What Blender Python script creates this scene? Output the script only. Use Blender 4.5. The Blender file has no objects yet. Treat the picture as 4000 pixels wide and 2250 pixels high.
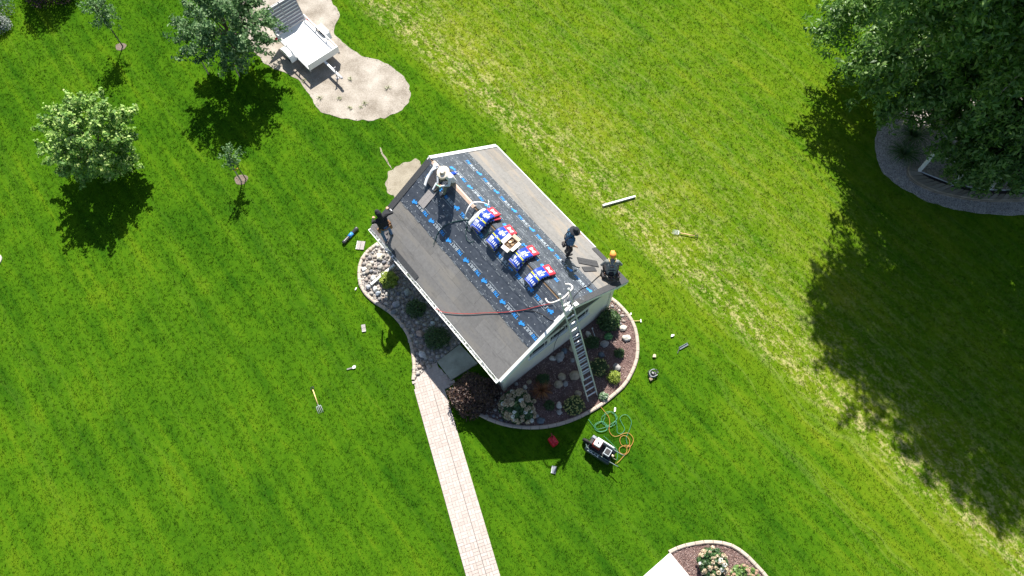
import bpy, bmesh, math, random
import numpy as np
from mathutils import Vector, Matrix, noise as mnoise
random.seed(7); RNG = np.random.default_rng(7)
R = math.radians
scene = bpy.context.scene
COL = scene.collection

# ------------------------------------------------------------------ camera
HC, PITCH, FPX = 25.5, R(65.126), 2826.1          # camera height (m), pitch below horizon, focal length in photo pixels
cd = bpy.data.cameras.new('camera'); cam = bpy.data.objects.new('camera', cd); COL.objects.link(cam)
cam.location = (0, 0, HC); cam.rotation_euler = (R(90) - PITCH, 0, 0)
cd.sensor_fit = 'HORIZONTAL'; cd.sensor_width = 36.0; cd.lens = 36.0 * FPX / 4000.0
cd.clip_start = 0.1; cd.clip_end = 2000
scene.camera = cam
# ------------------------------------------------------------------ sky and sun
SUN_EL = 48.0
w = bpy.data.worlds.new('World'); scene.world = w; w.use_nodes = True
wn = w.node_tree.nodes; wl = w.node_tree.links
sky = wn.new('ShaderNodeTexSky'); sky.sky_type = 'NISHITA'; sky.sun_disc = False
sky.sun_elevation = R(SUN_EL); sky.sun_rotation = 0.0
wl.new(sky.outputs[0], wn['Background'].inputs[0]); wn['Background'].inputs[1].default_value = 0.068
sd = bpy.data.lights.new('sun', 'SUN'); sun = bpy.data.objects.new('sun', sd); COL.objects.link(sun)
sd.energy = 5.0; sd.angle = R(0.53); sd.color = (1.0, 0.955, 0.88)
sun.rotation_euler = (-R(90 - SUN_EL), 0, 0); sun.location = (0, 30, 40)
vs = scene.view_settings
vs.view_transform = 'Standard'; vs.look = 'None'; vs.exposure = 0.95; vs.gamma = 1.0; vs.use_curve_mapping = False
scene.cycles.max_bounces = 6
scene.cycles.transparent_max_bounces = 8

# ------------------------------------------------------------------ photo pixel -> world
FW = np.array([0, math.cos(PITCH), -math.sin(PITCH)]); DN = np.array([0, -math.sin(PITCH), -math.cos(PITCH)]); RT = np.array([1., 0, 0])
CP = np.array([0, 0, HC])
def ray(u, v): return FW + RT * (u - 2000) / FPX + DN * (v - 1125) / FPX
def gp(u, v, z=0.0):
    d = ray(u, v); t = (z - HC) / d[2]; p = CP + t * d
    return Vector((p[0], p[1], z))
# house frame: origin at the middle of the front roof edge on the ground, x along the gable (right), y along the ridge (back)
HO = np.array([1.807, 9.1258, 0.0]); YAW = R(39.062)
HA = np.array([-math.sin(YAW), math.cos(YAW), 0]); HB = np.array([math.cos(YAW), math.sin(YAW), 0])
RZ, SL, WR_, WL_, LEN = 4.219, 0.63178, 2.973, 2.87, 7.532      # ridge height, slope, right / left eave distance, length
TH = math.atan(SL); CT, ST = math.cos(TH), math.sin(TH)
def hw(x, y, z): p = HO + HB * x + HA * y; return Vector((p[0], p[1], z))
def rz(x): return RZ - SL * abs(x)
def rp(u, v, side, off=0.0):                       # pixel -> point on the roof slope (house frame), side -1 left, +1 right
    d = ray(u, v); n = np.array([0, 0, 1.]) + SL * side * HB
    t = (RZ + off + SL * side * (HO @ HB) - CP @ n) / (d @ n); p = CP + t * d - HO
    return Vector((p @ HB, p @ HA, p[2]))
def rpw(u, v, side, off=0.0):
    l = rp(u, v, side, off); return hw(l.x, l.y, l.z)
def slope_pt(side, d, y, off=0.0):                 # d = distance down the slope from the ridge, off = height above it
    return Vector((side * (d * CT + off * ST), y, RZ - d * ST + off * CT))

# ------------------------------------------------------------------ materials
MATS = {}
class NT:
    def __init__(s, name):
        s.m = bpy.data.materials.new(name); s.m.use_nodes = True; s.t = s.m.node_tree
        s.b = s.t.nodes['Principled BSDF']; s.out = s.t.nodes['Material Output']
    def n(s, typ, **kw):
        nd = s.t.nodes.new('ShaderNode' + typ)
        for k, v in kw.items():
            if k.startswith('i_'): s.set(nd.inputs[k[2:].replace('_', ' ')], v)
            else: setattr(nd, k, v)
        return nd
    def set(s, sock, v):
        if hasattr(v, 'is_output') or hasattr(v, 'links') and hasattr(v, 'node'): s.t.links.new(v, sock)
        else: sock.default_value = v
    def noise(s, vec, scale, detail=3, rough=.55):
        nd = s.n('TexNoise'); s.t.links.new(vec, nd.inputs['Vector'])
        nd.inputs['Scale'].default_value = scale; nd.inputs['Detail'].default_value = detail; nd.inputs['Roughness'].default_value = rough
        return nd.outputs['Fac']
    def ramp(s, fac, stops):
        nd = s.n('ValToRGB'); s.t.links.new(fac, nd.inputs[0]); el = nd.color_ramp.elements
        while len(el) > 1: el.remove(el[-1])
        for i, (p, c) in enumerate(stops):
            e = el[0] if i == 0 else el.new(p)
            e.position = p; e.color = (*c, 1) if len(c) == 3 else c
        return nd.outputs[0]
    def mix(s, fac, a, b, mode='MIX'):
        nd = s.n('Mix'); nd.data_type = 'RGBA'; nd.blend_type = mode
        for sock, v in ((nd.inputs[0], fac), (nd.inputs[6], a), (nd.inputs[7], b)):
            if isinstance(v, (int, float)): sock.default_value = v
            elif isinstance(v, tuple): sock.default_value = (*v, 1) if len(v) == 3 else v
            else: s.t.links.new(v, sock)
        return nd.outputs[2]
    def math(s, op, a, b=0.0, clamp=False):
        nd = s.n('Math'); nd.operation = op; nd.use_clamp = clamp
        for sock, v in ((nd.inputs[0], a), (nd.inputs[1], b)):
            if isinstance(v, (int, float)): sock.default_value = v
            else: s.t.links.new(v, sock)
        return nd.outputs[0]
    def col(s, c):
        if isinstance(c, tuple): s.b.inputs['Base Color'].default_value = (*c, 1)
        else: s.t.links.new(c, s.b.inputs['Base Color'])
    def bump(s, h, strength=.4, dist=.02):
        nd = s.n('Bump'); nd.inputs['Strength'].default_value = strength; nd.inputs['Distance'].default_value = dist
        s.t.links.new(h, nd.inputs['Height']); s.t.links.new(nd.outputs[0], s.b.inputs['Normal'])
def mat(name, c, rough=.7, var=.25, scale=6., bump=0., bscale=40., metal=0., stretch=None, spec=None):
    """plain surface with uneven tone and fine relief"""
    if name in MATS: return MATS[name]
    k = NT(name); tc = k.n('TexCoord').outputs['Object']
    if stretch:
        mp = k.n('Mapping'); k.t.links.new(tc, mp.inputs[0]); mp.inputs['Scale'].default_value = stretch; tc = mp.outputs[0]
    f = k.noise(tc, scale, 5, .6)
    lo = tuple(x * (1 - var) for x in c); hi = tuple(min(1, x * (1 + var)) for x in c)
    k.col(k.ramp(f, [(.3, lo), (.7, hi)]))
    k.b.inputs['Roughness'].default_value = rough; k.b.inputs['Metallic'].default_value = metal
    if spec is not None: k.b.inputs['Specular IOR Level'].default_value = spec
    if bump: k.bump(k.noise(tc, bscale, 3), bump, .01)
    MATS[name] = k.m; return k.m
def leaf_mat(name, stops, transl=.3, rough=.5):
    if name in MATS: return MATS[name]
    k = NT(name); g = k.n('NewGeometry')
    c = k.ramp(g.outputs['Random Per Island'], stops); k.col(c); k.b.inputs['Roughness'].default_value = rough
    tr = k.n('BsdfTranslucent'); k.t.links.new(c, tr.inputs[0])
    mx = k.n('MixShader'); mx.inputs[0].default_value = transl
    k.t.links.new(k.b.outputs[0], mx.inputs[1]); k.t.links.new(tr.outputs[0], mx.inputs[2]); k.t.links.new(mx.outputs[0], k.out.inputs[0])
    MATS[name] = k.m; return k.m
def island_mat(name, stops, rough=.8, bump=0., bscale=30., dirt=.5):
    """each separate piece takes its own tone"""
    if name in MATS: return MATS[name]
    k = NT(name); oi = k.n('ObjectInfo'); g = k.n('NewGeometry')
    r = k.math('FRACT', k.math('ADD', oi.outputs['Random'], g.outputs['Random Per Island']))
    tc = k.n('TexCoord').outputs['Object']; f = k.noise(tc, 25., 4)
    c = k.ramp(r, stops); k.col(k.mix(k.math('MULTIPLY', f, dirt), c, (0.05, 0.045, 0.04)))
    k.b.inputs['Roughness'].default_value = rough
    if bump: k.bump(k.noise(tc, bscale, 3), bump, .01)
    MATS[name] = k.m; return k.m

def lawn_color(k):
    """green lawn in world metres: soft mowing stripes along the ridge direction, yellow dry band, tan clippings"""
    tc = k.n('TexCoord').outputs['Object']
    mp = k.n('Mapping'); mp.vector_type = 'TEXTURE'; k.t.links.new(tc, mp.inputs[0])
    mp.inputs['Location'].default_value = (HO[0], HO[1], 0); mp.inputs['Rotation'].default_value = (0, 0, YAW)
    loc = mp.outputs[0]
    sx = k.n('SeparateXYZ'); k.t.links.new(loc, sx.inputs[0]); X, Y = sx.outputs[0], sx.outputs[1]
    big = k.noise(tc, .16, 3, .5); mid = k.noise(tc, .9, 4, .6); fine = k.noise(tc, 9., 5, .7); grain = k.noise(tc, 45., 3, .6)
    st = k.n('Mapping'); k.t.links.new(loc, st.inputs[0]); st.inputs['Scale'].default_value = (1.3, .07, 1)
    streak = k.noise(st.outputs[0], 1.6, 5, .65)
    st2 = k.n('Mapping'); k.t.links.new(loc, st2.inputs[0]); st2.inputs['Scale'].default_value = (1.9, .7, 1)
    streak2 = k.noise(st2.outputs[0], 2.2, 4, .7)
    xw = k.math('ADD', X, k.math('MULTIPLY', k.math('SUBTRACT', big, .5), 5.0))
    # position across the lawn -> how yellow it is
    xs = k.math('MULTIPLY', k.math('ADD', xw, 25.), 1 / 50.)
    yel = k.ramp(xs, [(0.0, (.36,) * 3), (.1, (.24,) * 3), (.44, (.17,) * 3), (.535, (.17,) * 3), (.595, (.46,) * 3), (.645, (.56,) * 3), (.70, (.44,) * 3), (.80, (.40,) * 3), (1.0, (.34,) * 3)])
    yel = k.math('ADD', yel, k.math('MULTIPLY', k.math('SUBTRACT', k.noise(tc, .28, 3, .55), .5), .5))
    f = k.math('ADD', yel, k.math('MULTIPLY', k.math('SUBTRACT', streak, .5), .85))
    f = k.math('ADD', f, k.math('MULTIPLY', k.math('SUBTRACT', mid, .5), .38))
    f = k.math('ADD', f, k.math('MULTIPLY', k.math('SUBTRACT', fine, .5), .4), clamp=True)
    base = k.ramp(f, [(0.0, (.023, .080, .004)), (.25, (.054, .133, .005)), (.5, (.100, .172, .007)), (.75, (.168, .210, .014)), (1.0, (.29, .30, .06))])
    # thin pale wheel lines of the mower
    wv = k.n('CombineXYZ'); k.t.links.new(k.math('ADD', X, k.math('MULTIPLY', k.math('SUBTRACT', k.noise(tc, .22, 3), .5), 2.2)), wv.inputs[0]); k.t.links.new(Y, wv.inputs[1])
    st3 = k.n('Mapping'); k.t.links.new(wv.outputs[0], st3.inputs[0]); st3.inputs['Scale'].default_value = (4.2, .045, 1)
    lines = k.ramp(k.noise(st3.outputs[0], 1.3, 3, .6), [(.55, (0, 0, 0)), (.70, (.40,) * 3)])
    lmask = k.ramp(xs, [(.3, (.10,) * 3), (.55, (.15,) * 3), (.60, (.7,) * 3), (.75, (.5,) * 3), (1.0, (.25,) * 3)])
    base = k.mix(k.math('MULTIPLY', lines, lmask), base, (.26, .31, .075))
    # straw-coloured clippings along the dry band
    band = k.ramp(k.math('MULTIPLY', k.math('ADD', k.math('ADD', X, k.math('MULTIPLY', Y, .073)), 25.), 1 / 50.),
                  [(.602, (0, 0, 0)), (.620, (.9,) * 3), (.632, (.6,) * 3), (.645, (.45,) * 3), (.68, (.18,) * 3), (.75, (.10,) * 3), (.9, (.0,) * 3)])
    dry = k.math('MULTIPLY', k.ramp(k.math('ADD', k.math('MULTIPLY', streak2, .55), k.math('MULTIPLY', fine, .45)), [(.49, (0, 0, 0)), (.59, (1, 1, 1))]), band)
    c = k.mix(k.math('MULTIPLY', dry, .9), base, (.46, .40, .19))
    g2 = k.ramp(grain, [(.25, (.78,) * 3), (.75, (1.25,) * 3)])
    return k.mix(1.0, c, g2, 'MULTIPLY'), grain, fine
def lawn_mat():
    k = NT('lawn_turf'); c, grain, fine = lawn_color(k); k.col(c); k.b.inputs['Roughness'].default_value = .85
    k.b.inputs['Specular IOR Level'].default_value = 0.0
    k.bump(k.math('ADD', grain, fine), .5, .04); return k.m
def blade_mat():
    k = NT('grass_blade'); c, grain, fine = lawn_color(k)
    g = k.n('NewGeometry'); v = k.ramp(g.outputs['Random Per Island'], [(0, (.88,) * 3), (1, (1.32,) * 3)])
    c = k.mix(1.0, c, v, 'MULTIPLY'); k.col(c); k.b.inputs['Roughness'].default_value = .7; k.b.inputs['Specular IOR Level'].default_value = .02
    tr = k.n('BsdfTranslucent'); k.t.links.new(c, tr.inputs[0]); mx = k.n('MixShader'); mx.inputs[0].default_value = .3
    k.t.links.new(k.b.outputs[0], mx.inputs[1]); k.t.links.new(tr.outputs[0], mx.inputs[2]); k.t.links.new(mx.outputs[0], k.out.inputs[0])
    return k.m

WHITE = mat('white_paint', (.80, .80, .78), .45, .05, 3)
ALU = mat('aluminium', (.66, .67, .66), .4, .12, 8, metal=.35)
BLACK = mat('black_plastic', (.018, .018, .02), .5, .2, 8)

# ------------------------------------------------------------------ mesh helpers
class MB:
    """collects geometry for ONE mesh object"""
    def __init__(s): s.v = []; s.f = []; s.mi = []
    def add(s, vs_, fs, mi=0):
        o = len(s.v); s.v += [tuple(p) for p in vs_]; s.f += [tuple(i + o for i in f) for f in fs]; s.mi += [mi] * len(fs); return s
    def box(s, c, size, rot=None, mi=0):
        x, y, z = (k / 2 for k in size); c = Vector(c)
        P = [Vector((sx * x, sy * y, sz * z)) for sz in (-1, 1) for sy in (-1, 1) for sx in (-1, 1)]
        if rot is not None: P = [rot @ p for p in P]
        return s.add([c + p for p in P], [(0, 2, 3, 1), (4, 5, 7, 6), (0, 1, 5, 4), (2, 6, 7, 3), (0, 4, 6, 2), (1, 3, 7, 5)], mi)
    def bar(s, a, b, wd, ht, up=(0, 0, 1), mi=0):      # box from a to b
        a = Vector(a); b = Vector(b); d = (b - a); L = d.length; d = d / L; u = Vector(up); r = d.cross(u)
        if r.length < 1e-5: r = d.cross(Vector((1, 0, 0)))
        r.normalize(); u = r.cross(d)
        m = Matrix((r, d, u)).transposed()
        return s.box((a + b) / 2, (wd, L, ht), m, mi)
    def tube(s, pts, rad, n=8, mi=0, cap=True):
        pts = [Vector(p) for p in pts]; rs = rad if isinstance(rad, (list, tuple)) else [rad] * len(pts)
        rings = []; prev = None
        for i, p in enumerate(pts):
            d = (pts[min(i + 1, len(pts) - 1)] - pts[max(i - 1, 0)])
            if d.length < 1e-9: d = Vector((0, 0, 1))
            d.normalize()
            if prev is None: x = d.orthogonal().normalized()
            else:
                x = prev - d * prev.dot(d)
                x = x.normalized() if x.length > 1e-6 else d.orthogonal().normalized()
            prev = x; y = d.cross(x)
            rings.append([p + (x * math.cos(2 * math.pi * k / n) + y * math.sin(2 * math.pi * k / n)) * rs[i] for k in range(n)])
        V = [q for r_ in rings for q in r_]; F = []
        for i in range(len(pts) - 1):
            for k in range(n): F.append((i * n + k, i * n + (k + 1) % n, (i + 1) * n + (k + 1) % n, (i + 1) * n + k))
        if cap: F.append(tuple(reversed(range(n)))); F.append(tuple((len(pts) - 1) * n + k for k in range(n)))
        return s.add(V, F, mi)
    def lathe(s, c, prof, n=16, axis=None, mi=0):       # prof: (radius, height)
        c = Vector(c); m = axis if axis is not None else Matrix.Identity(3); V = []; F = []
        for r_, h in prof:
            for k in range(n):
                a = 2 * math.pi * k / n; V.append(c + m @ Vector((r_ * math.cos(a), r_ * math.sin(a), h)))
        for i in range(len(prof) - 1):
            for k in range(n): F.append((i * n + k, i * n + (k + 1) % n, (i + 1) * n + (k + 1) % n, (i + 1) * n + k))
        F.append(tuple(reversed(range(n)))); F.append(tuple((len(prof) - 1) * n + k for k in range(n)))
        return s.add(V, F, mi)
    def prism(s, poly, z0, z1, mi=0):                    # poly: list of (x, y), any winding
        A = sum(poly[i][0] * poly[(i + 1) % len(poly)][1] - poly[(i + 1) % len(poly)][0] * poly[i][1] for i in range(len(poly)))
        if A < 0: poly = poly[::-1]
        n = len(poly); V = [(p[0], p[1], z0) for p in poly] + [(p[0], p[1], z1) for p in poly]
        F = [tuple(range(n, 2 * n)), tuple(reversed(range(n)))] + [(i, (i + 1) % n, n + (i + 1) % n, n + i) for i in range(n)]
        return s.add(V, F, mi)
    def ell(s, c, r, seed=0, amp=.0, freq=1.5, sub=2, rot=None, mi=0):    # ellipsoid, lumpy when amp > 0
        bm = bmesh.new(); bmesh.ops.create_icosphere(bm, subdivisions=sub, radius=1)
        V = []; off = Vector((seed * 7.3, seed * 3.1, seed * 1.7))
        for v in bm.verts:
            p = v.co.copy()
            if amp: p *= 1 + amp * mnoise.noise(p * freq + off)
            p = Vector((p.x * r[0], p.y * r[1], p.z * r[2]))
            if rot is not None: p = rot @ p
            V.append(Vector(c) + p)
        F = [tuple(v.index for v in f.verts) for f in bm.faces]; bm.free()
        return s.add(V, F, mi)
    def mesh(s, name, mats, smooth=False):
        me = bpy.data.meshes.new(name); me.from_pydata(s.v, [], s.f)
        for m in (mats if isinstance(mats, (list, tuple)) else [mats]): me.materials.append(m)
        if any(s.mi): me.polygons.foreach_set('material_index', s.mi)
        if smooth: me.polygons.foreach_set('use_smooth', [True] * len(s.f))
        me.update(); return me
    def build(s, name, mats, parent=None, smooth=False, bevel=0.0):
        return link(name, s.mesh(name, mats, smooth), parent, bevel)
def link(name, me, parent=None, bevel=0.0):
    o = bpy.data.objects.new(name, me); COL.objects.link(o)
    if parent is not None: o.parent = parent
    if bevel:
        b = o.modifiers.new('bevel', 'BEVEL'); b.width = bevel; b.segments = 2; b.limit_method = 'ANGLE'; b.angle_limit = R(40)
    return o
def tag(o, label=None, cat=None, group=None, kind=None):
    for k, v in (('label', label), ('category', cat), ('group', group), ('kind', kind)):
        if v: o[k] = v
    return o
def thing(name, label, cat, loc=(0, 0, 0), rz_=0.0, group=None):
    o = bpy.data.objects.new(name, None); COL.objects.link(o); o.empty_display_size = .2
    o.location = loc; o.rotation_euler = (0, 0, rz_)
    return tag(o, label, cat, group)
def np_mesh(name, V, F, m):                              # fast mesh from arrays, F: (n, k)
    me = bpy.data.meshes.new(name); k = F.shape[1]
    me.vertices.add(len(V)); me.vertices.foreach_set('co', np.ascontiguousarray(V, dtype=np.float32).ravel())
    me.loops.add(F.size); me.loops.foreach_set('vertex_index', np.ascontiguousarray(F, dtype=np.int32).ravel())
    me.polygons.add(len(F)); me.polygons.foreach_set('loop_start', np.arange(0, F.size, k, dtype=np.int32))
    me.materials.append(m); me.update(calc_edges=True); return me
def spline(pts, per=6, closed=False):                    # Catmull-Rom through points (any dimension)
    P = [np.array(p, float) for p in pts]; n = len(P); out = []
    rng = range(n) if closed else range(n - 1)
    for i in rng:
        p0 = P[(i - 1) % n] if closed or i > 0 else P[0]; p1 = P[i]; p2 = P[(i + 1) % n]; p3 = P[(i + 2) % n] if closed or i + 2 < n else P[-1]
        for k in range(per):
            t = k / per; out.append(.5 * ((2 * p1) + (p2 - p0) * t + (2 * p0 - 5 * p1 + 4 * p2 - p3) * t * t + (3 * p1 - p0 - 3 * p2 + p3) * t ** 3))
    if not closed: out.append(P[-1])
    return out
def inpoly(P, poly):                                     # vectorised point in polygon
    P = np.asarray(P); x, y = P[:, 0], P[:, 1]; ins = np.zeros(len(P), bool); n = len(poly)
    for i in range(n):
        x1, y1 = poly[i][0], poly[i][1]; x2, y2 = poly[(i + 1) % n][0], poly[(i + 1) % n][1]
        if y1 == y2: continue
        c = ((y1 > y) != (y2 > y)) & (x < (x2 - x1) * (y - y1) / (y2 - y1) + x1); ins ^= c
    return ins
def gpoly(px, per=5, closed=True, smooth=True, rough=0.0, seed=1):
    P = [gp(u, v)[:2] for u, v in px]
    if smooth: P = spline(P, per, closed)
    out = []
    for p in P:
        p = np.array(p[:2], float)
        if rough: p = p + rough * np.array([mnoise.noise(Vector((p[0] * 3, p[1] * 3, seed))), mnoise.noise(Vector((p[0] * 3, p[1] * 3, seed + 9)))])
        out.append((p[0], p[1]))
    return out
def sheet(name, poly, z, m, label=None, thick=.05):
    o = MB().prism(poly, z - thick, z).build(name, m)
    return tag(o, kind='structure')

# ================================================================== SETTING
S_ = 300
lawn = MB().add([(-S_, -S_, 0), (S_, -S_, 0), (S_, S_, 0), (-S_, S_, 0)], [(0, 1, 2, 3)]).build('lawn', lawn_mat())
tag(lawn, kind='structure')
# pale sandy parking pad
PAD = gpoly([(1290, -20), (1316, 35), (1326, 69), (1304, 117), (1328, 155), (1362, 186), (1414, 217), (1483, 238), (1535, 262), (1580, 304), (1600, 345),
             (1602, 380), (1583, 414), (1545, 445), (1483, 464), (1414, 471), (1345, 464), (1293, 452), (1255, 438), (1235, 417), (1221, 390), (1193, 345),
             (1152, 304), (1069, 266), (1020, 235), (975, 170), (930, 90), (885, 20), (860, -120), (1000, -260), (1280, -160)], 6, rough=.10)
k = NT('sandy_gravel'); tc = k.n('TexCoord').outputs['Object']
f = k.math('ADD', k.math('MULTIPLY', k.noise(tc, 1.2, 4), .5), k.math('MULTIPLY', k.noise(tc, 22, 5, .75), .5))
k.col(k.ramp(f, [(.34, (.17, .14, .105)), (.5, (.34, .30, .25)), (.66, (.50, .455, .395))])); k.b.inputs['Roughness'].default_value = .95; k.bump(k.noise(tc, 40, 4), .7, .03)
SAND = k.m
sheet('gravel_pad', PAD, .012, SAND)
DIRT = gpoly([(1532, 668), (1550, 655), (1575, 640), (1612, 626), (1650, 640), (1640, 720), (1570, 800), (1540, 778), (1518, 742), (1509, 705), (1518, 680)], 6, rough=.22)
DIRT2 = gpoly([(1484, 576), (1490, 579), (1502, 604), (1516, 628), (1530, 660), (1521, 648), (1508, 628), (1494, 602)], 5, rough=.05, seed=4)
k = NT('bare_soil'); tc = k.n('TexCoord').outputs['Object']
f = k.math('ADD', k.math('MULTIPLY', k.noise(tc, 2.5, 5), .55), k.math('MULTIPLY', k.noise(tc, 30, 4, .7), .45))
k.col(k.ramp(f, [(.35, (.21, .18, .13)), (.65, (.34, .305, .24))])); k.b.inputs['Roughness'].default_value = .95; k.bump(k.noise(tc, 50, 4), .6, .02)
sheet('dirt_patch', DIRT, .010, k.m); sheet('dirt_patch', DIRT2, .009, k.m)

# ---- planting beds round the house: kerb line pixels
LKERB = [(1478, 952), (1435, 985), (1412, 1020), (1404, 1060), (1408, 1110), (1430, 1150), (1470, 1185), (1510, 1210), (1540, 1235), (1570, 1270), (1595, 1310), (1608, 1350), (1616, 1400), (1619, 1440), (1615, 1486)]
RKERB = [(2385, 1166), (2402, 1178), (2430, 1205), (2455, 1235), (2475, 1270), (2486, 1310), (2490, 1360), (2485, 1410), (2465, 1460), (2438, 1505), (2400, 1540), (2360, 1573), (2310, 1605), (2250, 1635), (2180, 1659), (2100, 1671), (2020, 1668), (1960, 1656), (1900, 1634), (1850, 1605), (1800, 1570)]
MULCH = NT('bark_mulch'); k = MULCH; tc = k.n('TexCoord').outputs['Object']
f = k.math('ADD', k.math('MULTIPLY', k.noise(tc, 3, 3), .35), k.math('MULTIPLY', k.noise(tc, 45, 5, .75), .65))
k.col(k.ramp(f, [(.3, (.05, .03, .027)), (.5, (.17, .105, .095)), (.7, (.34, .25, .225))])); k.b.inputs['Roughness'].default_value = .95; k.bump(k.noise(tc, 60, 4, .7), 1.0, .03); MULCH = k.m
PEB = NT('pebble_floor'); k = PEB; tc = k.n('TexCoord').outputs['Object']
vo = k.n('TexVoronoi'); k.t.links.new(tc, vo.inputs['Vector']); vo.inputs['Scale'].default_value = 26
k.col(k.mix(.75, k.ramp(k.noise(tc, 3, 2), [(.3, (.30, .28, .26)), (.7, (.42, .38, .34))]), k.ramp(vo.outputs['Color'], [(0, (.12, .11, .11)), (.5, (.40, .36, .33)), (1, (.68, .64, .58))]), 'MIX'))
k.b.inputs['Roughness'].default_value = .85; k.bump(vo.outputs['Distance'], .8, .03); PEB = k.m
lk = [np.array(gp(*p)[:2]) for p in LKERB]
LBED = [tuple(p) for p in spline(lk, 5)] + [tuple(gp(1698, 1417)[:2]), tuple(gp(1707, 1412)[:2])] + [tuple(hw(-2.45, 2.68, 0)[:2]), tuple(hw(-2.45, 7.2, 0)[:2])]
rk = [np.array(gp(*p)[:2]) for p in RKERB]
RBED = [tuple(p) for p in spline(rk, 5)] + [tuple(hw(-2.75, 1.0, 0)[:2]), tuple(hw(-2.4, .5, 0)[:2]), tuple(hw(2.4, .5, 0)[:2])]
rock_bed = sheet('rock_bed', LBED, .028, PEB, thick=.1)
mulch_bed = sheet('mulch_bed', RBED, .030, MULCH, thick=.1)
CONC = mat('edging_concrete', (.46, .385, .32), .9, .12, 5, .5, 60)
def kerb(name, line, label, wd=.125, ht=.10, ln=.30, m=CONC, group=None):
    P = [Vector((p[0], p[1], 0)) for p in spline(line, 24)]
    root = thing(name, label, 'edging', P[0], 0, group)
    acc = 0; a = P[0]; seg = []
    pts = [a]
    for i in range(1, len(P)):
        acc += (P[i] - P[i - 1]).length
        if acc >= ln: pts.append(P[i]); acc = 0
    pts.append(P[-1])
    for i in range(len(pts) - 1):
        a, b = pts[i], pts[i + 1]
        if (b - a).length < .05: continue
        d = (b - a).normalized(); g = .006
        mb = MB(); n1 = d.cross(Vector((0, 0, 1)))
        prof = [(-wd / 2, -.05), (wd / 2, -.05), (wd / 2, ht * .75), (wd / 2 - .03, ht), (-wd / 2 + .03, ht), (-wd / 2, ht * .75)]
        V = []
        for q in (a + d * g, b - d * g):
            for (x, z) in prof: V.append(q - P[0] + n1 * x + Vector((0, 0, z + random.uniform(-.003, .003))))
        n = len(prof); F = [(j, n + j, n + (j + 1) % n, (j + 1) % n) for j in range(n)] + [tuple(range(n)), tuple(reversed(range(n, 2 * n)))]
        mb.add(V, F).build('edging_block', m, root)
    return root
kerb('bed_edging', lk, 'tan concrete block edging curving round the river rock bed')
kerb('bed_edging', rk, 'concrete block edging curving round the mulch bed under the ladder')
# stoop slab
sl = [gp(*p)[:2] for p in ((1797, 1348), (1708, 1415), (1763, 1487), (1867, 1422))]
MB().prism([tuple(p) for p in sl] + [], -.05, .09).build('concrete_slab', mat('stoop_concrete', (.36, .37, .31), .85, .3, 2.5, .4, 50), bevel=.01)['kind'] = 'structure'

# ---- brick path
PC0, PC1 = Vector((-2.77, 6.99, 0)), Vector((-.95, 1.41, 0)); PD = (PC1 - PC0).normalized(); PN = Vector((-PD.y, PD.x, 0))   # PN points right
PBED = [tuple((PC0 + PD * 12 + PN * .53)[:2]), tuple((PC0 + PD * -.6 + PN * .53)[:2]), tuple(gp(1772, 1500)[:2]), tuple(gp(1763, 1487)[:2]), tuple(gp(1698, 1417)[:2]), tuple(gp(1616, 1487)[:2]), tuple((PC0 + PD * -.2 - PN * .53)[:2]), tuple((PC0 + PD * 12 - PN * .53)[:2])]
path = sheet('path', PBED, .016, mat('joint_sand', (.42, .37, .34), .95, .15, 20, .3, 60))
PAVE = island_mat('paver_concrete', [(0, (.45, .385, .345)), (.5, (.49, .425, .385)), (1, (.53, .465, .425))], .9, .25, 60, .2)
U = .212; pieces = []
MB().bar((PC0 + PD * -.55 + PN * (U * .5 + .006)) + Vector((0, 0, .018)), (PC0 + PD * 11.5 + PN * (U * .5 + .006)) + Vector((0, 0, .018)), .012, .012).build('joint_seam', mat('seam_grey', (.16, .15, .14), .9, .2, 10), path)
bme = bmesh.new(); bmesh.ops.create_cube(bme, size=1)
for v in bme.verts: v.co = Vector((v.co.x * (U - .0035), v.co.y * (U / 2 - .0035), v.co.z * .05))
bmesh.ops.bevel(bme, geom=[e for e in bme.edges if all(v.co.z > 0 for v in e.verts)], offset=.003, segments=1, affect='EDGES')
pm = bpy.data.meshes.new('paver'); bme.to_mesh(pm); bme.free(); pm.materials.append(PAVE)
for i in range(-9, 40):
    for j in range(-5, 6):
        c = PC0 + PD * (i * U) + PN * (j * U)
        for h in (-1, 1):
            horiz = (i + j) % 2 == 0
            q = c + (PN if not horiz else PD) * (h * U / 4) + PN * (.012 if j >= 1 else 0)
            ang = math.atan2(PN.y, PN.x) if horiz else math.atan2(PD.y, PD.x)
            pieces.append((q, ang))
okp = inpoly([p[0][:2] for p in pieces], [(p[0] , p[1]) for p in PBED])
pieces = sorted([p for p, k_ in zip(pieces, okp) if k_], key=lambda t: -t[0].y)
for i, (q, ang) in enumerate(pieces[:300]):
    o = link('paver', pm, path); o.location = (q.x, q.y, .018 + random.uniform(-.003, .003)); o.rotation_euler = (random.uniform(-.01, .01), random.uniform(-.01, .01), ang)
mb = MB()
for q, ang in pieces[300:]: mb.box((q.x, q.y, .018), (U - .008, U / 2 - .008, .05), Matrix.Rotation(ang, 3, 'Z'))
if mb.v: mb.build('paver', PAVE, path)['kind'] = 'stuff'

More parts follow.
